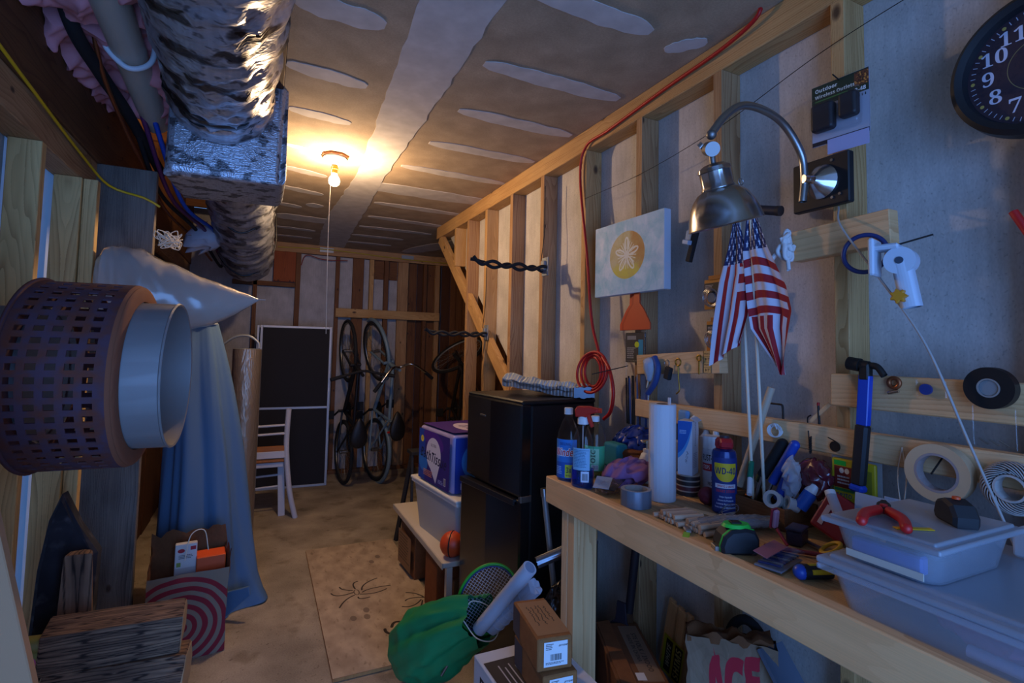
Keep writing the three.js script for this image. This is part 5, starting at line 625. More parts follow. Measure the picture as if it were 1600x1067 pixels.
{ // soft things at the bench end
  solo('blue_plastic_bag', 'crumpled blue plastic bag against the wall behind the bottles', 'bag', crumple(new THREE.SphereGeometry(.085, 40, 28).scale(.75, .85, 1.15).translate(0, .085, 0), .016, 22), mat(0x1b3f94, .35), [1.285, BT, -1.59]);
  solo('teal_sponge', 'teal sponge peeking out behind the green-label bottle', 'sponge', new RoundedBoxGeometry(.05, .09, .09, 3, .012).translate(0, .045, 0), mat(0x167a86, .8), [1.19, BT + .02, -1.575]);
  const p = onBench('brown_sack', 'open brown paper sack lying behind the purple cloth', 'bag', 1.25, -1.52, .3); part(p, 'sack', crumple(new RoundedBoxGeometry(.12, .09, .15, 8, .02).translate(0, .048, 0), .009, 16), kraft(0xa57a50)); part(p, 'red_panel', rot(bx(.09, .03, .004, 0, 0, 0, .001), -.5, .2, .3).translate(-.0, .1, .05), mat(0x9c2a1c, .6));
  const s = onBench('soap_pump', 'white pump bottle standing behind the purple cloth', 'bottle', 1.215, -1.43); part(s, 'bottle', lathe([[0, 0], [.026, 0], [.028, .006], [.028, .075], [.02, .095], [.014, .1], [.014, .112], [0, .112]], 28), M.white); part(s, 'pump', [cyl(.005, .005, .02, 0, .122, 0, 12), cyl(.012, .012, .01, 0, .136, 0, 16), bx(.03, .009, .012, -.012, .139, 0, .003)], M.chrome);
  const cT = canvasTex(256, 256, (g) => { rect(g, '#8a5f92', 0, 0, 256, 256); seedTo(6); for (let i = 0; i < 9; i++) { g.fillStyle = ['#b8503c', '#a98ab0', '#6d4a80'][i % 3]; g.fillRect(rnd(0, 200), rnd(0, 256), rnd(30, 90), rnd(16, 40)); } }); cT.wrapS = cT.wrapT = THREE.RepeatWrapping; solo('purple_cloth', 'crumpled purple and red patterned cloth on the bench', 'cloth', crumple(new THREE.SphereGeometry(.075, 60, 40).scale(1.1, .5, 1.05).translate(0, .042, 0), .02, 10), mat(0xffffff, .85, { map: cT, sheen: .3 }), [1.115, BT, -1.41], .3);
  const k = onBench('torn_package', 'torn clear package with black card beside the spray bottle', 'package', 1.005, -1.365, .5); part(k, 'card', rot(bx(.1, .002, .075, 0, 0, 0, .0004), .0, 0, .22).translate(.01, .03, 0), mat(0x1d1c22, .5)); part(k, 'white_flap', rot(bx(.06, .002, .05, 0, 0, 0, .0004), .1, .2, .4).translate(-.02, .034, -.01), mat(0x9a9ca4, .5)); part(k, 'film', crumple(new THREE.SphereGeometry(.06, 30, 20).scale(1, .32, .75).translate(0, .02, .01), .008, 26), M.clear); 
  const d = onBench('duct_tape', 'silver roll of duct tape near the bench front edge', 'tape', 1.0, -1.225); part(d, 'tape', ringGeo(.034, .044, .048), mat(0x6e7886, .4, { metalness: .35 })); part(d, 'core', ringGeo(.0325, .034, .048), mat(0x9a8f86, .8)); part(d, 'side_label', ringGeo(.0345, .043, .0006, .0482), print(64, 64, (g) => rect(g, '#8f929a', 0, 0, 64, 64)));
  const w = onBench('paper_towel_roll', 'white roll of paper towel standing upright on the bench', 'paper towel', 1.118, -1.247); part(w, 'towel', lathe([[.019, 0], [.0395, 0], [.0405, .004], [.0405, .284], [.0395, .288], [.019, .288]], 48), mat(0xc8cad0, .95, { bumpMap: clothBump, bumpScale: .0006 })); part(w, 'core', ringGeo(.0175, .0188, .288), kraft(0xb89a78)); part(w, 'torn_edge', bx(.002, .03, .012, -.0, .295, .03, .0004), mat(0xc8cad0, .95));
}
{ // cluster by the wall
  const t = onBench('disc_stack', 'stack of dark rimmed discs under the blue and white carton', 'disc', 1.238, -1.262); for (let i = 0; i < 4; i++) { part(t, 'disc', cyl(.036 - (i % 2) * .001, .036, .012, 0, .0065 + i * .016, 0, 36), mat([0x2a2428, 0x54242c, 0x2a2428, 0x2a2428][i], .55)); part(t, 'pale_rim', cyl(.0362, .0362, .004, 0, .0145 + i * .016, 0, 36), mat(0xa89888, .6)); }
  const b = onBench('blue_white_carton', 'blue and white carton standing on the disc stack', 'box', 1.235, -1.26, .5, undefined, BT + .0645); const bw = print(512, 768, (g) => { rect(g, '#c6cad4', 0, 0, 512, 768); g.fillStyle = '#1f5cae'; g.beginPath(); g.moveTo(0, 0); g.lineTo(512, 0); g.quadraticCurveTo(420, 420, 0, 520); g.fill(); g.fillStyle = '#4a94d0'; g.beginPath(); g.moveTo(512, 60); g.quadraticCurveTo(380, 440, 0, 540); g.lineTo(0, 470); g.quadraticCurveTo(330, 380, 512, 20); g.fill(); scribble(g, 60, 130, 300, 60, 3, '#a9c8e8', 4); txt(g, '9/24', 320, 520, 90, '#2a2a3a', { rot: -1.2, font: 'serif', style: 'italic' }); }); part(b, 'body', bx(.062, .168, .045, 0, .084, 0, .002), mat(0xc0c4ce, .6)); sticker(b, 'front_print', .061, .166, bw, [-.0315, .084, 0], -Math.PI / 2).scale.x = .73; sticker(b, 'side_print', .061, .166, print(256, 700, (g) => { rect(g, '#bfc3cc', 0, 0, 256, 700); txt(g, 'Disposable', 128, 180, 66, '#33333f', { rot: -Math.PI / 2, style: 'italic' }); scribble(g, 40, 420, 180, 200, 9, '#8a8e9a', 5); }), [0, .084, .0228]);
  part(b, 'open_flap', rot(bx(.06, .001, .02, 0, 0, 0, .0003), .6, 0, 0).translate(0, .172, .026), mat(0xc0c4ce, .6));
  const c = onBench('caulk_tube', 'white caulking tube with pointed nozzle behind the carton', 'tube', 1.345, -1.29); part(c, 'tube', cyl(.022, .022, .17, 0, .085, 0, 24), mat(0xb8bcc6, .5)); part(c, 'nozzle', lathe([[.02, .17], [.01, .185], [.004, .255], [0, .256]], 16), M.whitePlastic);
  const e = onBench('white_can', 'white printed can just behind the paper towel roll', 'can', 1.235, -1.335); part(e, 'can', lathe([[0, 0], [.032, 0], [.033, .004], [.033, .15], [.031, .155], [0, .156]], 32), mat(0xb4b6be, .5)); part(e, 'print_wrap', wrapLabel(.0334, .1, .07, 0, -1.5, 1.5), labelMat(256, 256, (g) => { rect(g, '#bcbfc8', 0, 0, 256, 256); txt(g, 'C-1M', 128, 140, 56, '#2a4668'); scribble(g, 60, 180, 140, 40, 2, '#a8323c', 3); })); 
  const h = onBench('foam_brush', 'pale blue foam brush standing behind the paper towel', 'brush', 1.315, -1.36); part(h, 'handle', cyl(.006, .006, .2, 0, .1, 0, 12), W.c); part(h, 'foam', new RoundedBoxGeometry(.02, .05, .045, 3, .009).translate(0, .225, 0), mat(0x6f9fd0, .8)); const h2 = onBench('plastic_hook', 'white curved plastic hook behind the blue carton', 'hook', 1.315, -1.315); part(h2, 'loop', tube([[0, 0, -.012], [0, .2, -.012], [0, .232, 0], [0, .2, .012], [0, .0, .012]], .006, 40, 8), M.whitePlastic);
  const gl = onBench('glue_bottle', 'small white bottle with dark cap beside the caulking tube', 'bottle', 1.33, -1.235); part(gl, 'bottle', lathe([[0, 0], [.016, 0], [.017, .004], [.017, .165], [.01, .18], [0, .18]], 20), M.white); part(gl, 'cap', cyl(.009, .011, .016, 0, .188, 0, 14), M.whitePlastic); part(gl, 'band', cyl(.0174, .0174, .02, 0, .15, 0, 20, true), M.black);
  const r = onBench('spray_paint_can', 'white spray paint can with red band behind the lubricant can', 'spray can', 1.295, -1.215); part(r, 'can', lathe([[0, 0], [.029, 0], [.0305, .004], [.0305, .14], [.0285, .147]], 32), mat(0xb9bdc6, .4)); part(r, 'cap', lathe([[.0285, .147], [.0295, .148], [.0295, .183], [.028, .186], [0, .187]], 32), M.whitePlastic); part(r, 'print_wrap', wrapLabel(.0309, .13, .072, 0, -2.3, .7), labelMat(768, 512, (g) => { rect(g, '#bcc1cb', 0, 0, 768, 512); txt(g, 'RUST-OLEUM', 400, 60, 104, '#20222c'); rect(g, '#b3222c', 40, 130, 330, 90); g.fillStyle = '#c0a238'; g.beginPath(); g.arc(440, 175, 66, 0, 7); g.fill(); rect(g, '#30323c', 520, 130, 220, 90); txt(g, 'STOPS', 200, 176, 70, '#d8d8de'); txt(g, 'GLOSS', 420, 300, 60, '#4a4d58'); txt(g, 'PROTECTIVE', 420, 370, 60, '#4a4d58'); txt(g, 'ENAMEL', 420, 440, 60, '#4a4d58'); }));
  const w = onBench('lubricant_can', 'blue and yellow lubricant spray can with red straw cap', 'spray can', 1.2, -1.085); part(w, 'can', lathe([[0, 0], [.0315, 0], [.033, .003], [.033, .162], [.03, .172], [.02, .178], [0, .178]], 40), mat(0x16306e, .3, { metalness: .2 })); part(w, 'cap', [lathe([[0, .207], [.018, .207], [.024, .2], [.025, .185], [.022, .178], [0, .178]], 28), rot(ext([[-.04, .186], [-.02, .18], [.024, .182], [.024, .205], [-.03, .208], [-.044, .2]], .026, .004).translate(0, 0, -.013), 0, .9, 0)], mat(0xa81c28, .4)); part(w, 'cap_button', cyl(.012, .014, .006, .002, .21, 0, 20), mat(0x3a3038, .5));
  part(w, 'print_wrap', wrapLabel(.0334, .15, .08, 0, -2.2, .8), labelMat(768, 900, (g) => { rect(g, '#182f74', 0, 0, 768, 900); g.fillStyle = '#d0b51c'; g.beginPath(); g.roundRect ? g.roundRect(130, 90, 500, 300, [20, 20, 220, 220]) : g.rect(130, 90, 500, 300); g.fill(); txt(g, 'WD-40', 380, 215, 150, '#16285e'); rect(g, '#c8cad6', 150, 430, 460, 70); txt(g, 'SPRAYS 2 WAYS', 380, 466, 50, '#b32430'); txt(g, 'SMART STRAW', 380, 545, 62, '#c03038'); for (let i = 0; i < 4; i++) txt(g, ['Stops Squeaks', 'Cleans & Protects', 'Loosens Rusted Parts', 'Frees Sticky Mechanisms'][i], 380, 640 + i * 58, 40, '#cdd2e2', { style: '' }); }));
  const wc = onBench('wire_coil', 'thin silvery wire coil lying against the lubricant can', 'wire', 1.155, -1.035); for (let k = 0; k < 4; k++) part(wc, 'wire_turn', rot(tor(.032 - k * .003, .0009, 0, 0, 0, 5, 40), 1.15 + .12 * k, 0, .2 * k).translate(.004 * k, .014 + .003 * k, 0), M.steel);
  solo('maroon_ball', 'dull maroon rubber ball between the towel and lubricant can', 'ball', warp(sph(.026, 0, .026, 0, 24, 18), (v) => { v.x += .003 * n3(v.x * 50, v.y * 50, v.z * 50); }), mat(0x6a1c2c, .7), [1.205, BT, -1.152]);
}
{ // dowel bundle, stir stick, bag, clip, tape measure
  seedTo(41); let n = 0; const dm = [mat(0xb89a80, .8), mat(0xa68a72, .8), mat(0xc4a88c, .8)];
  const where = ['in the bottom layer of the left heap', 'in the upper layer of the left heap', 'in the bottom layer of the right heap', 'in the upper layer of the right heap'];
  for (let i = 0; i < 30; i++) { const right = i >= 15, j = i % 15, up = j > 8 ? 1 : 0, k = up ? j - 9 : j, c = [right ? 1.03 : 1.02, .0072 + up * .0125, (right ? -.985 : -1.075) + (k - (up ? 2.5 : 4)) * .0105 + (right ? 0 : .01)], a = 1.25 + rnd(-.1, .1) + (right ? .15 : 0), L = rnd(.036, .046); solo('wood_peg', 'short wooden peg ' + where[(right ? 2 : 0) + up] + ' before the paper towel', 'peg', rod([c[0] - L * Math.sin(a), BT + c[1], c[2] - L * Math.cos(a)], [c[0] + L * Math.sin(a), BT + c[1] + .002, c[2] + L * Math.cos(a)], .0062, 10), dm[i % 3], [0, 0, 0], 0, 'wooden pegs heaped on the bench'); }
  solo('stir_stick', 'flat wooden stir stick lying behind the heap of pegs', 'stick', rot(bx(.022, .003, .13, 0, .0016, 0, .0006), 0, .35, 0), W.c, [1.135, BT, -1.09]);
  const c = onBench('keyring_clip', 'small metal clip with lime green tab on the bench edge', 'clip', .962, -.985, .7); part(c, 'tab', rot(bx(.034, .003, .016, -.014, .004, 0, .001), 0, 0, .05), mat(0x8ab81c, .5)); part(c, 'clip_body', [mv(rot(bx(.03, .01, .018, 0, 0, 0, .003), 0, .3, 0), .018, .006, 0), rot(tor(.009, .002, 0, 0, 0, 6, 20), Math.PI / 2).translate(.036, .004, .002)], M.steel);
  const b = onBench('plastic_bag_wad', 'long crumpled clear plastic bag beside the tape measure', 'bag', 1.11, -.965, -.3); const bg = crumple(new THREE.SphereGeometry(.1, 60, 30).scale(1.25, .13, .36).translate(0, .018, 0), .007, 20); part(b, 'film', bg, mat(0xd2d6dc, .25, { transmission: .8, thickness: 0 })); part(b, 'inner_film', crumple(new THREE.SphereGeometry(.085, 40, 20).scale(1, .11, .3).translate(.02, .015, 0), .006, 26), mat(0xc4cad2, .3, { transmission: .65, thickness: 0 }));
  const t = onBench('tape_measure', 'black tape measure with bright green trim on the bench edge', 'tape measure', .99, -.862, -.45); t.scale.setScalar(1.15); const pf = [[-.036, 0], [.03, 0], [.036, .006], [.036, .03], [.028, .046], [.01, .05], [-.018, .046], [-.032, .034], [-.038, .016]]; part(t, 'case', ext(pf, .042, .005).translate(0, 0, -.021), mat(0x15181f, .55)); part(t, 'green_band', [ext(pf.map(([x, y]) => [x * 1.012, y * 1.01 + .0005]), .004, .001).translate(0, 0, .012)], mat(0x22b840, .45)); part(t, 'green_top', rot(cyl(.022, .026, .006, 0, 0, 0, 28), 0, 0, 0).scale(1.1, 1, .8).translate(.0, .0515, 0), mat(0x22b840, .45)); part(t, 'top_clip', bx(.02, .004, .016, -.002, .056, 0, .001), M.iron); part(t, 'blade_tip', bx(.01, .012, .022, -.041, .006, 0, .001), M.steel);
}
{ // wooden tool tray and its tools
  const t = onBench('tool_tray', 'open brown wooden tray full of hand tools', 'tray', 1.262, -.985, -.0); const w = W.darkbrown;
  part(t, 'floor_board', bb(-.05, .075, 0, .006, -.1, .08, .001), w); part(t, 'front_board', bb(-.055, -.047, 0, .055, -.1, .085, .002), W.brown); part(t, 'back_board', bb(.068, .076, 0, .055, -.1, .085, .002), w); for (const z of [-.1, .077]) part(t, 'end_board', bb(-.047, .068, 0, .055, z, z + .008, .002), W.brown);
  const tool = (name, label, cat, a, b, r, hm, tip, r2 = r) => { const o = thing(name, label, cat); part(o, 'handle', rod(a, b, r, 12, r2), hm); if (tip) part(o, 'shaft', rod(tip, a, r * .35, 8), M.steel); part(o, 'butt', sph(r2, ...b, 12, 8), hm); };
  const y = BT + .012;
  tool('screwdriver', 'screwdriver with long bright blue handle leaning in the tray', 'screwdriver', [1.27, 1.02, -.985], [1.29, 1.13, -.932], .012, mat(0x1c48b0, .4), [1.255, y, -1.01], .013); tool('screwdriver', 'screwdriver with black handle behind the blue one', 'screwdriver', [1.275, 1.03, -1.02], [1.295, 1.125, -.972], .014, M.rubber, [1.262, y, -1.04], .016); tool('nut_driver', 'short blue handled driver low in the tray', 'screwdriver', [1.255, .985, -.955], [1.262, 1.045, -.935], .013, mat(0x163a9a, .4), [1.25, y, -.96]); tool('chisel', 'dark green handled chisel in the tray', 'chisel', [1.29, 1.01, -1.045], [1.3, 1.09, -1.0], .012, mat(0x1c3a2e, .5), [1.28, y, -1.05]);
  const m = thing('marker_pen', 'marker with white barrel and teal cap leaning in the tray', 'marker'); part(m, 'barrel', rod([1.205, .99, -1.005], [1.235, 1.025, -1.028], .007, 14), M.whitePlastic); part(m, 'cap', rod([1.235, 1.025, -1.028], [1.268, 1.062, -1.05], .0078, 14), mat(0x147a5e, .45)); 
  for (const [l, x, yy, z, r, tl] of [['larger white plastic pipe ring on the tray corner', 1.225, .99, -.945, .02, .3], ['smaller white plastic pipe ring beside the larger one', 1.245, .985, -.908, .017, -.5]]) { const o = thing('pipe_ring', l, 'ring', [x, yy, z]); o.rotation.set(0, tl, Math.PI / 2 - .3); part(o, 'ring', ringGeo(r * .68, r, .028, -.014, 36), mat(0xb9b8b4, .5)); part(o, 'lip', ringGeo(r * .66, r * 1.12, .004, .012, 36), mat(0xb9b8b4, .5)); }
  const v = thing('blue_white_tube', 'blue and white squeeze tube propped in the tray', 'tube'); part(v, 'blue_end', rod([1.255, .98, -.895], [1.275, 1.02, -.878], .017, 18), mat(0x1e5cb8, .45)); part(v, 'white_end', rod([1.275, 1.02, -.878], [1.29, 1.05, -.868], .0172, 18, .01), M.whitePlastic);
  solo('maroon_cellophane', 'wad of maroon cellophane behind the tray', 'cellophane', crumple(new THREE.SphereGeometry(.05, 40, 26).scale(.6, 1.05, .95).translate(0, .055, 0), .008, 22), mat(0x5a1a26, .25, { clearcoat: .6 }), [1.296, .995, -.885]); solo('clear_film_wad', 'twisted clear film wad between the blue handles', 'film', crumple(new THREE.SphereGeometry(.04, 36, 24).scale(.45, 1.3, .55).translate(0, .05, 0), .008, 26), M.frosty, [1.255, 1.0, -.918]);
  seedTo(61); for (let i = 0; i < 14; i++) { const x = 1.225 + rnd(0, .09), z = -1.07 + rnd(0, .13); solo('loose_hardware', 'small dark piece of hardware loose in the tool tray', 'hardware', i % 3 ? rod([x, y + .006 + rnd(0, .03), z], [x + rnd(-.02, .02), y + .012 + rnd(0, .03), z + rnd(-.03, .03)], .004, 6) : rot(tor(.009, .003, 0, 0, 0, 6, 16), rnd(0, 3), rnd(0, 3)).translate(x, y + .02, z), [M.iron, M.copper, M.rubber][i % 3], [0, 0, 0], 0, 'loose hardware in the tray'); }
  const yp = wallThing('yellow_packet', 'yellow and red printed packet leaning behind the hammer', 'packet', 1.325, 1.055, -.80); yp.rotation.x = 0; part(yp, 'pouch', new RoundedBoxGeometry(.105, .115, .012, 3, .005), mat(0xb8a41c, .4)); sticker(yp, 'print', .1, .11, print(384, 420, (g) => { rect(g, '#c4b01c', 0, 0, 384, 420); rect(g, '#7c2018', 20, 60, 190, 200); g.fillStyle = '#d8d4cc'; for (const x of [90, 140]) { g.beginPath(); g.ellipse(x, 100, 22, 26, 0, 0, 7); g.fill(); } scribble(g, 50, 150, 140, 90, 3, '#d8d0c8', 4); rect(g, '#2f8c50', 20, 266, 190, 26); txt(g, 'GRITO', 110, 330, 50, '#2a3a78'); g.fillStyle = '#8aa81c'; g.beginPath(); g.arc(300, 360, 60, 0, 7); g.fill(); rect(g, '#8a8420', 225, 60, 140, 230); }), [0, 0, .0068]); part(yp, 'backing_film', bx(.12, .13, .002, 0, .012, -.008, .0005), M.frosty); sticker(yp, 'green_tab', .03, .012, M.green, [-.03, .047, .0072]);
  const rp = wallThing('red_packet', 'dark red packet lying before the yellow one', 'packet', 1.255, .985, -.80); rp.rotation.x = 0; part(rp, 'pouch', rot(new RoundedBoxGeometry(.085, .1, .02, 3, .008), -.35, 0, -.35), mat(0x7a1420, .35, { clearcoat: .5 })); part(rp, 'white_print', rot(bx(.012, .05, .001, -.02, -.01, .0108, .0003), -.35, 0, -.35), mat(0xb8a8ac, .5)); 
  const hg = thing('clear_hinge_tube', 'short clear plastic tube resting on the red packet', 'tube'); part(hg, 'tube', rod([1.232, 1.045, -.80], [1.215, .985, -.762], .011, 16), M.frosty); part(hg, 'end_plug', rod([1.233, 1.048, -.802], [1.23, 1.04, -.797], .0115, 16), M.white);
  solo('crumpled_film', 'shiny crumpled film below the yellow packet', 'film', crumple(new THREE.SphereGeometry(.035, 36, 22).scale(.8, .6, 1.1).translate(0, .02, 0), .009, 30), M.frosty, [1.27, .96, -.745]);
  const db = onBench('dark_tin', 'small dark purple tin behind the bit case', 'tin', 1.165, -.838, .35); part(db, 'tin_body', bx(.055, .034, .035, 0, .0175, 0, .004), mat(0x2c2434, .5)); part(db, 'tin_lid', bx(.057, .006, .037, 0, .037, 0, .002), mat(0x362c3e, .45)); const br = thing('pink_brush', 'small pink and white brush standing by the dark tin', 'brush'); part(br, 'brush_head', rot(bx(.016, .045, .01, 0, 0, 0, .003), .2, 0, .1).translate(1.13, .975, -.868), mat(0xb88aa0, .6)); part(br, 'brush_edge', rot(bx(.02, .049, .005, 0, 0, -.006, .002), .2, 0, .1).translate(1.13, .975, -.868), mat(0x8e2438, .5)); part(br, 'brush_handle', rod([1.128, .953, -.863], [1.12, .927, -.83], .004, 8), mat(0x8e2438, .5));
  solo('red_rod', 'slim dark red rod lying behind the bit case', 'rod', rod([1.06, .93, -.845], [1.15, .93, -.735], .005, 10), mat(0x7e1a22, .5)); solo('blue_strip', 'short blue strip lying by the tape measure', 'strip', rot(bx(.05, .004, .012, 0, .0022, 0, .001), 0, .6, 0), mat(0x1c3f86, .5), [1.06, BT, -.83]);
  const sc = thing('yellow_scissors', 'scissors with yellow loop handle behind the clear container', 'scissors', [1.17, BT + .004, -.76]); part(sc, 'handle_loop', rot(tor(.02, .0048, 0, 0, 0, 8, 32), Math.PI / 2 - .25, 0, .4).scale(1.3, 1, .9).translate(0, .012, 0), mat(0xc89a18, .45)); part(sc, 'blade', beam([.0, .004, -.02], [.02, .003, -.1], .012, .003, V(1, 0, 0)), M.steel);
  const bc = onBench('bit_case', 'clear flat case of drill bits at the bench edge', 'case', 1.01, -.77, .25); part(bc, 'case_shell', new RoundedBoxGeometry(.115, .026, .065, 3, .005).translate(0, .0135, 0), M.clear); part(bc, 'insert', bx(.105, .004, .056, 0, .006, 0, .001), mat(0x6a7484, .6)); for (let i = 0; i < 9; i++) part(bc, 'bit', rod([-.044 + i * .011, .012, -.022], [-.04 + i * .011, .014, .022], .0028, 8), i % 3 === 1 ? mat(0x8a8f98, .3, { metalness: .8 }) : mat(0x1c2a58, .4)); part(bc, 'pink_lid_strip', rot(bx(.1, .002, .03, 0, 0, 0, .0004), .25, 0, 0).translate(0, .029, -.016), mat(0xa05a60, .5));
  const sd = onBench('stubby_screwdriver', 'stubby screwdriver with yellow and black grip and blue end', 'screwdriver', 1.0, -.7, -.35); part(sd, 'grip', rod([-.01, .015, 0], [.05, .015, 0], .0145, 14), mat(0x16161a, .55)); for (const [q, z] of [[.0256, 0], [.018, .0105], [.018, -.0105]]) part(sd, 'yellow_panel', rod([.004, q, z], [.048, q, z], .0055, 10), mat(0xc8a018, .45)); part(sd, 'blue_butt', sph(.0148, -.012, .015, 0, 16, 12), mat(0x1c48a8, .4)); part(sd, 'shaft', rod([.05, .015, 0], [.075, .015, 0], .003, 8), M.steel);
}
{ // clear lidded containers
  const fr = mat(0xe8edf4, .2, { transmission: .84, thickness: 0 }), lidM = mat(0xc6ccd6, .34, { transmission: .6, thickness: 0 });
  const big = onBench('shallow_container', 'wide shallow clear container with pink and blue contents', 'container', 1.13, -.36); part(big, 'tub', binShell(.36, .48, .39, .52, .072, .002), fr); part(big, 'lid', [mv(new RoundedBoxGeometry(.405, .012, .545, 2, .005), 0, .078, 0), mv(new RoundedBoxGeometry(.375, .012, .515, 2, .005), 0, .084, 0)], lidM); part(big, 'rim_lip', [bb(-.204, -.197, .062, .072, -.27, .27, .002), bb(-.204, .204, .062, .072, -.27, -.263, .002)], fr);
  solo('pink_cloth_bundle', 'pink cloth bundle inside the wide shallow container', 'cloth', crumple(new THREE.SphereGeometry(.05, 30, 20).scale(.7, .48, 2.2).translate(0, .028, 0), .008, 24), mat(0xc8607c, .8), [1.0, BT + .004, -.37]); solo('blue_case', 'dark blue case inside the wide shallow container', 'case', bx(.08, .05, .2, 0, .025, 0, .004), mat(0x1c3f9a, .5), [1.13, BT + .004, -.46]); const rt = thing('red_black_tool', 'red and black tool inside the wide shallow container', 'tool', [1.02, BT + .056, -.3]); part(rt, 'black_grip', rod([0, 0, -.1], [-.02, 0, .0], .009, 10), M.rubber); part(rt, 'red_grip', rod([-.02, 0, 0], [-.04, 0, .1], .01, 10), M.red); solo('striped_straw', 'white and pink striped tube along the container front', 'tube', rod([.963, BT + .016, -.42], [.963, BT + .016, -.2], .009, 12), mat(0xd8c0c8, .5)); solo('red_puck', 'red round puck inside the wide shallow container', 'puck', rot(cyl(.02, .02, .012, 0, 0, 0, 24), 0, 0, Math.PI / 2), mat(0xa82838, .5), [.985, BT + .03, -.19]);
  const sm = thing('small_container', 'small clear lidded container on top of the wide one', 'container', [1.065, BT + .0915, -.53]); part(sm, 'tub', binShell(.22, .145, .25, .165, .056, .002), fr); part(sm, 'lid', [mv(new RoundedBoxGeometry(.272, .01, .187, 2, .004), 0, .061, 0), mv(new RoundedBoxGeometry(.25, .01, .165, 2, .004), 0, .0665, 0)], lidM);
  solo('blue_tray_piece', 'bright blue plastic tray inside the small container', 'tray', bx(.02, .03, .11, 0, .015, 0, .003), mat(0x1c66c8, .4), [.966, BT + .1, -.53]); solo('paper_slip', 'printed paper slip inside the small container', 'paper', bx(.002, .012, .12, 0, .006, 0, .0004), mat(0xb8b4a8, .8), [.951, BT + .096, -.53]); solo('grey_part', 'dark grey parts inside the small container', 'part', crumple(new THREE.SphereGeometry(.045, 26, 18).scale(1.3, .42, 1.1).translate(0, .02, 0), .006, 30), mat(0x4a4e58, .6), [1.07, BT + .095, -.53]);
  const LY = BT + .0915 + .072; const pl = thing('pliers', 'pliers with red grips on the small container lid', 'pliers', [1.02, LY, -.565], .5); for (const s of [-1, 1]) part(pl, 'grip', [tube([[-.1, .009, s * .03], [-.05, .01, s * .026], [-.005, .009, s * .008]], .0085, 24, 10), sph(.0085, -.1, .009, s * .03, 10, 8)], M.red); part(pl, 'jaw', [bx(.045, .012, .022, .022, .008, 0, .004), bx(.03, .009, .012, .052, .008, 0, .003)], M.iron); part(pl, 'pivot', cyl(.006, .006, .016, .008, .009, 0, 14), M.red);
  const tm = thing('black_tape_measure', 'small black tape measure with red button on the container lid', 'tape measure', [1.09, LY, -.487], .9); part(tm, 'case', ext([[-.03, 0], [.028, 0], [.034, .012], [.026, .034], [.004, .042], [-.02, .036], [-.032, .018]], .03, .005).translate(0, 0, -.015), mat(0x17181c, .55)); part(tm, 'button', cyl(.006, .006, .004, .0, .0435, 0, 14), M.orange); part(tm, 'emblem', rot(cyl(.009, .009, .003, 0, 0, 0, 20), Math.PI / 2).translate(0, .02, .021), M.orange); part(tm, 'blade_hook', bx(.006, .012, .018, .036, .006, 0, .001), M.red);
  solo('yellow_strip', 'thin yellow strip lying on the small container lid', 'strip', rot(bx(.06, .0015, .012, 0, .0008, 0, .0004), 0, -.5, 0), M.yellow, [.985, LY, -.50]);
  const wp = thing('white_papers', 'pale folded papers standing behind the small container', 'paper', [1.25, BT + .002, -.68]); for (let i = 0; i < 2; i++) part(wp, 'sheet', rot(bx(.003, .13, .16, 0, .065, 0, .0005), 0, .1 * i, -.1).translate(i * .03, 0, i * .05), mat(0x9fb0c4, .7)); solo('string_loop', 'thin string loop hanging beside the masking tape', 'string', tube([[1.32, 1.165, -.69], [1.316, 1.1, -.698], [1.316, 1.03, -.69], [1.316, 1.1, -.68], [1.32, 1.165, -.69]], .0012, 40, 5), M.ivory);
  const rb = thing('clear_backbox', 'clear plastic box behind the wide container by the wall', 'box', [1.28, BT + .094, -.32]); part(rb, 'shell', bx(.09, .05, .3, 0, .025, 0, .004), M.frosty);
}
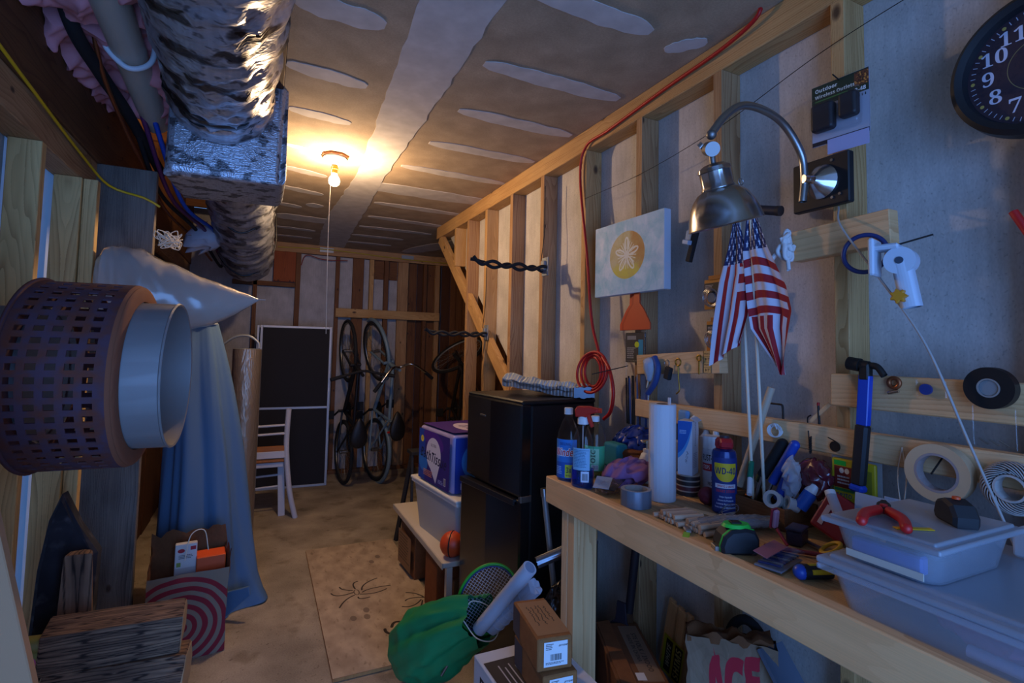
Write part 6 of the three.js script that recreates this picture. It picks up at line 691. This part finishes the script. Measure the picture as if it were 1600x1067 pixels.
// ---------------------------------------------------------------- sack, racket and rolls before the refrigerator
{
  const path = curve([[.58, .13, -2.2], [.605, .145, -2.12], [.635, .23, -2.0], [.67, .32, -1.88], [.705, .39, -1.78], [.73, .43, -1.71]]), rad = [.06, .125, .135, .12, .095, .075], N = 60, K = 48, P = [], I = [];
  const fr = path.computeFrenetFrames(N, false);
  for (let i = 0; i <= N; i++) { const t = i / N, c = path.getPointAt(t), f = t * (rad.length - 1), k = Math.min(rad.length - 2, Math.floor(f)), r0 = rad[k] + (rad[k + 1] - rad[k]) * (f - k); for (let j = 0; j < K; j++) { const a = j / K * 2 * Math.PI, r = r0 * (1 + .14 * Math.sin(a * 5 + t * 3) * t + .09 * Math.sin(a * 11 + 1) * t + .05 * n3(Math.cos(a) * 2, Math.sin(a) * 2, t * 5)), v = c.clone().addScaledVector(fr.normals[i], r * Math.cos(a)).addScaledVector(fr.binormals[i], r * Math.sin(a)); P.push(v.x, Math.max(.004, v.y), v.z); } }
  for (let i = 0; i < N; i++) for (let j = 0; j < K; j++) { const a = i * K + j, b = i * K + (j + 1) % K; I.push(a, b, a + K, b, b + K, a + K); } const ci = P.length / 3; P.push(.575, .13, -2.22); for (let j = 0; j < K; j++) I.push(ci, (j + 1) % K, j);
  const g = new THREE.BufferGeometry(); g.setAttribute('position', new THREE.Float32BufferAttribute(P, 3)); g.setIndex(I); g.computeVertexNormals();
  const t = thing('green_sack', 'bright green drawstring sack slumped before the refrigerator', 'sack'); part(t, 'sack', g, mat(0x128a52, .55, { side: THREE.DoubleSide, sheen: .4 })); part(t, 'drawstring', tube([[.66, .44, -1.71], [.69, .40, -1.66], [.75, .38, -1.66], [.79, .40, -1.70], [.77, .45, -1.74], [.70, .48, -1.745], [.66, .44, -1.71]], .0022, 50, 5), M.ivory);
  const r = thing('badminton_racket', 'green rimmed racket sticking out of the green sack', 'racket', [.775, .465, -1.77]); r.rotation.set(-.1, -.44, -.55, 'YXZ'); const E = (a, b, z = 0) => Array.from({ length: 48 }, (_, i) => [a * Math.cos(i / 48 * 6.2832), b * Math.sin(i / 48 * 6.2832), z]);
  part(r, 'rim', tube(E(.1, .125), .0055, 96, 8, true), mat(0x2a9a24, .4)); part(r, 'inner_band', tube(E(.093, .118), .0032, 96, 6, true), mat(0x1c2a70, .4)); const st = []; for (let k = -8; k <= 8; k++) { const x = k * .011, h = .116 * Math.sqrt(Math.max(0, 1 - (x / .092) ** 2)); if (h > .01) st.push(rod([x, -h, 0], [x, h, 0], .0008, 4)); } for (let k = -11; k <= 11; k++) { const y = k * .01, w = .092 * Math.sqrt(Math.max(0, 1 - (y / .117) ** 2)); if (w > .01) st.push(rod([-w, y, .001], [w, y, .001], .0008, 4)); } part(r, 'strings', st, mat(0xb8bcc8, .6)).userData.kind = 'stuff'; part(r, 'shaft', rod([0, -.125, 0], [0, -.3, 0], .005, 8), M.steel);
  const w1 = thing('white_tube_roll', 'long white rolled tube leaning out of the green sack', 'tube'); part(w1, 'roll', rod([.715, .405, -1.70], [.804, .671, -1.504], .024, 24), mat(0xb4bccb, .6)); part(w1, 'hollow_end', rod([.804, .671, -1.504], [.8045, .6722, -1.503], .018, 24), mat(0x7f8ea6, .8));
  const w2 = thing('torn_white_roll', 'short torn white roll beside the long white tube', 'roll'); part(w2, 'roll', warp(rod([.762, .4, -1.70], [.838, .595, -1.53], .027, 24).toNonIndexed(), (v) => { const q = .004 * n3(v.x * 40, v.y * 60, v.z * 40); v.x += q; v.y += q; }), mat(0xa9b2c4, .7)); for (let k = 0; k < 6; k++) part(w2, 'ridge', rod([.774 + k * .0095, .43 + k * .0244, -1.674 + k * .0213], [.7745 + k * .0095, .4313 + k * .0244, -1.6729 + k * .0213], .029, 24), mat(0xb2bac9, .7));
}
// ---------------------------------------------------------------- foil parcel on the refrigerator
{
  const t = thing('foil_parcel', 'shiny blue-lit bubble foil parcel on top of the refrigerator', 'parcel'); const b = dataTex(256, 256, (u, v) => { const x = (u * 26) % 1 - .5, y = (v * 26) % 1 - .5; return 255 * clamp(1 - (x * x + y * y) * 5.5); }, false, THREE.RepeatWrapping);
  const g = new THREE.BoxGeometry(.4, .055, .14, 40, 6, 14); warp(g, (v) => { const k = (v.x + .2) / .4; v.y += .03 + .04 * Math.pow(clamp(1 - k), 1.6) + .008 * n3(v.x * 14, v.y * 14, v.z * 14) - .018 * Math.abs(v.z / .07) * (v.y > 0 ? 1 : 0); v.z *= 1 - .25 * k * k; }); g.rotateY(-.75); g.translate(1.2, 1.158, -2.1); part(t, 'bubble_foil', g, mat(0xc4d4e0, .3, { metalness: .75, bumpMap: b, bumpScale: .004 })); part(t, 'clear_tape', rot(bx(.05, .002, .1, 0, 0, 0, .0005), 0, -.75, -.1).translate(1.25, 1.206, -2.05), M.clear);
  const c = new THREE.BoxGeometry(.09, .045, .1, 8, 4, 8); warp(c, (v) => { v.y += .024 + .006 * n3(v.x * 30, v.y * 30, v.z * 30); }); c.rotateY(-.5); solo('grey_film_fold', 'dark folded film tucked under the parcel end', 'film', c.translate(1.305, 1.158, -1.965), mat(0x4e5660, .3, { metalness: .5 })); solo('card_tag', 'tan card tag behind the foil parcel', 'tag', rot(bx(.06, .05, .002, 0, .025, 0, .0005), -.3, -.5, .2), kraft(0xb49a80), [1.315, 1.16, -2.14]);
}
// ---------------------------------------------------------------- beneath the bench
{
  const t = thing('metal_pole', 'thin grey metal pole leaning between refrigerator and bench leg', 'pole'); part(t, 'tube', rod([1.09, 0, -1.72], [1.015, .80, -1.79], .011, 12), M.galv); part(t, 'tip', rod([1.015, .80, -1.79], [1.013, .83, -1.792], .014, 12), M.steel);
  const f = thing('foil_strip', 'crinkled foil-wrapped tube end behind the bench leg', 'tube'); part(f, 'foil', warp(rod([.955, .58, -1.73], [1.16, .668, -1.65], .02, 20).toNonIndexed(), (v) => { const q = .004 * n3(v.x * 60, v.y * 60, v.z * 60); v.x += q; v.y += q; }), mat(0x8f949c, .25, { metalness: .8 })); part(f, 'support_rod', rod([1.165, .0, -1.66], [1.16, .66, -1.65], .007, 8), M.iron);
  solo('dark_plastic_heap', 'heap of crumpled dark plastic beside the refrigerator', 'plastic', crumple(new THREE.SphereGeometry(.12, 60, 40).scale(.75, 2.1, .5).translate(0, .255, 0), .014, 22), mat(0x1c1a1a, .3, { clearcoat: .4 }), [1.04, 0, -1.655 - .05]);
  const gl = thing('rope_end', 'frayed green and white rope end by the bench leg', 'rope'); part(gl, 'green_rope', tube([[.985, .38, -1.545], [.96, .42, -1.52], [.925, .43, -1.5], [.918, .41, -1.47]], .012, 24, 8), mat(0x2a5a44, .7)); part(gl, 'white_fray', crumple(sph(.016, .912, .425, -1.455, 16, 12), .006, 60), M.ivory); part(gl, 'hanging_rope', tube([[.985, .38, -1.545], [1.0, .2, -1.555], [1.0, .01, -1.56]], .01, 24, 8), mat(0x2a5a44, .7));
  const s = thing('shovel', 'rusty black shovel standing behind the printed carton', 'shovel'); part(s, 'shaft', rod([1.33, .36, -1.665], [1.318, .8, -1.585], .016, 14), mat(0x2a1e22, .6)); part(s, 'blade', warp(ext([[-.07, 0], [.07, 0], [.075, .2], [.06, .3], [.025, .33], [.018, .4], [-.018, .4], [-.025, .33], [-.06, .3], [-.075, .2]], .006, .002).toNonIndexed(), (v) => { v.z += 3 * v.x * v.x; }).rotateY(-1.2).translate(1.3, 0.002, -1.67), mat(0x332830, .65, { metalness: .3 }));
  const sh = wallThing('shim_pack', 'clear pack of wooden shims with yellow and black label', 'package', 1.40, .33, -1.475); sh.rotation.set(0, -Math.PI / 2, -.18, 'YXZ'); for (let i = 0; i < 5; i++) part(sh, 'shim', rot(bx(.03, .26, .012, -.05 + i * .024, .0, .004 + (i % 2) * .01, .002), 0, 0, .02 * (i - 2)), W.tan); sticker(sh, 'label', .1, .14, print(300, 420, (g) => { rect(g, '#b3a41c', 0, 0, 300, 420); rect(g, '#14130f', 40, 30, 96, 360); rect(g, '#14130f', 170, 20, 110, 380); txt(g, 'SHIMS', 225, 210, 110, '#c8bd7a', { rot: -Math.PI / 2 }); txt(g, 'WHITE', 88, 210, 80, '#c8c0a0', { rot: -Math.PI / 2, style: 'italic bold' }); }), [.008, -.06, .0265]); part(sh, 'pouch', new RoundedBoxGeometry(.14, .275, .042, 2, .008).translate(0, 0, .007), M.clear);
  const b = thing('hardware_store_bag', 'brown paper bag with large red letters beneath the bench', 'bag', [1.232, 0, -1.1], -.75); const am = print(512, 640, (g) => { rect(g, '#80664f', 0, 0, 512, 640); seedTo(4); for (let i = 0; i < 200; i++) { g.fillStyle = rnd() > .5 ? 'rgba(160,134,110,.16)' : 'rgba(100,78,60,.14)'; g.beginPath(); g.moveTo(rnd(0, 512), rnd(0, 640)); g.lineTo(rnd(0, 512), rnd(0, 640)); g.lineTo(rnd(0, 512), rnd(0, 640)); g.fill(); } g.save(); g.translate(256, 120); g.transform(1, -.06, 0, 1.15, 0, 0); txt(g, 'ACE', 10, 0, 165, '#a81e2e', { stroke: '#a81e2e', lw: 14 }); g.restore(); }); am.roughness = .9; am.side = THREE.DoubleSide; const bk = kraft(0xa5876c); bk.side = THREE.DoubleSide;
  const w = .22, d = .12, h = .57, fc = (W2, ry, x, z) => { const g = new THREE.PlaneGeometry(W2, h, 18, 26).translate(0, h / 2, 0); g.rotateY(ry).translate(x, 0, z); return warp(g, (v) => { const k = v.y / h, q = .007 * (1 - 2 * Math.abs(n3(v.x * 11, v.y * 11, v.z * 11))) * (.2 + k); v.x += q * .7; v.z += q; v.z *= 1 - .45 * Math.pow(k, 3); v.x *= 1 + .06 * k; v.y += .006 * n2(v.x * 16, v.z * 16) * k; }); };
  part(b, 'front_panel', fc(w, 0, 0, d / 2), am, 'panel with large red letters'); part(b, 'side_panel', fc(d, Math.PI / 2, w / 2, 0), bk); part(b, 'side_panel', fc(d, -Math.PI / 2, -w / 2, 0), bk); part(b, 'back_panel', fc(w, Math.PI, 0, -d / 2), bk); part(b, 'base', bb(-w / 2, w / 2, .001, .004, -d / 2, d / 2, .001), bk); part(b, 'folded_top', warp(new THREE.BoxGeometry(w * 1.02, .02, d * .5, 20, 4, 8).translate(0, h - .004, 0), (v) => { v.y += .016 * n3(v.x * 18, v.y * 18, v.z * 18); v.z += .012 * n2(v.x * 20, 3); }), bk);
  solo('black_hose', 'black hose looping up behind the red lettered bag', 'hose', tube([[1.335, .2, -1.2], [1.335, .42, -1.195], [1.335, .52, -1.185], [1.335, .575, -1.14], [1.335, .57, -1.09], [1.335, .51, -1.055], [1.335, .3, -1.05], [1.335, .02, -1.05]], .014, 60, 10), M.rubber);
  seedTo(17); for (let i = 0; i < 9; i++) solo('bark_strip', 'curled brown wood shaving spilling beside the red lettered bag', 'shaving', tube([[1.14 + rnd(-.03, .03), .0 + .008, -1.1 + rnd(-.04, .05)], [1.13 + rnd(-.03, .03), .2 + rnd(-.04, .04), -1.1 + rnd(-.03, .03)], [1.135 + rnd(-.03, .03), .36 + rnd(-.03, .06), -1.09 + rnd(-.03, .03)]], .006, 16, 5), [mat(0x8a6a4c, .85), mat(0x5c4430, .85), mat(0xa88a66, .85)][i % 3], [0, 0, 0], 0, 'wood shavings by the bag');
  const ws = thing('pale_trough', 'long pale plastic trough slanting down beneath the bench', 'trough'); part(ws, 'channel', warp(new THREE.BoxGeometry(.09, .012, .62, 8, 2, 20), (v) => { v.y += 5 * v.x * v.x; }).rotateX(.85).translate(1.295, .33, -.82 + .0), mat(0x5e6878, .6)); solo('white_scrap', 'scrap of white film stuck on the wall beneath the bench', 'scrap', crumple(new THREE.SphereGeometry(.03, 24, 16).scale(.25, .8, 1.2), .006, 50), mat(0xaab4c4, .6), [1.436, .57, -1.1]);
}
renderer.render(scene, camera);
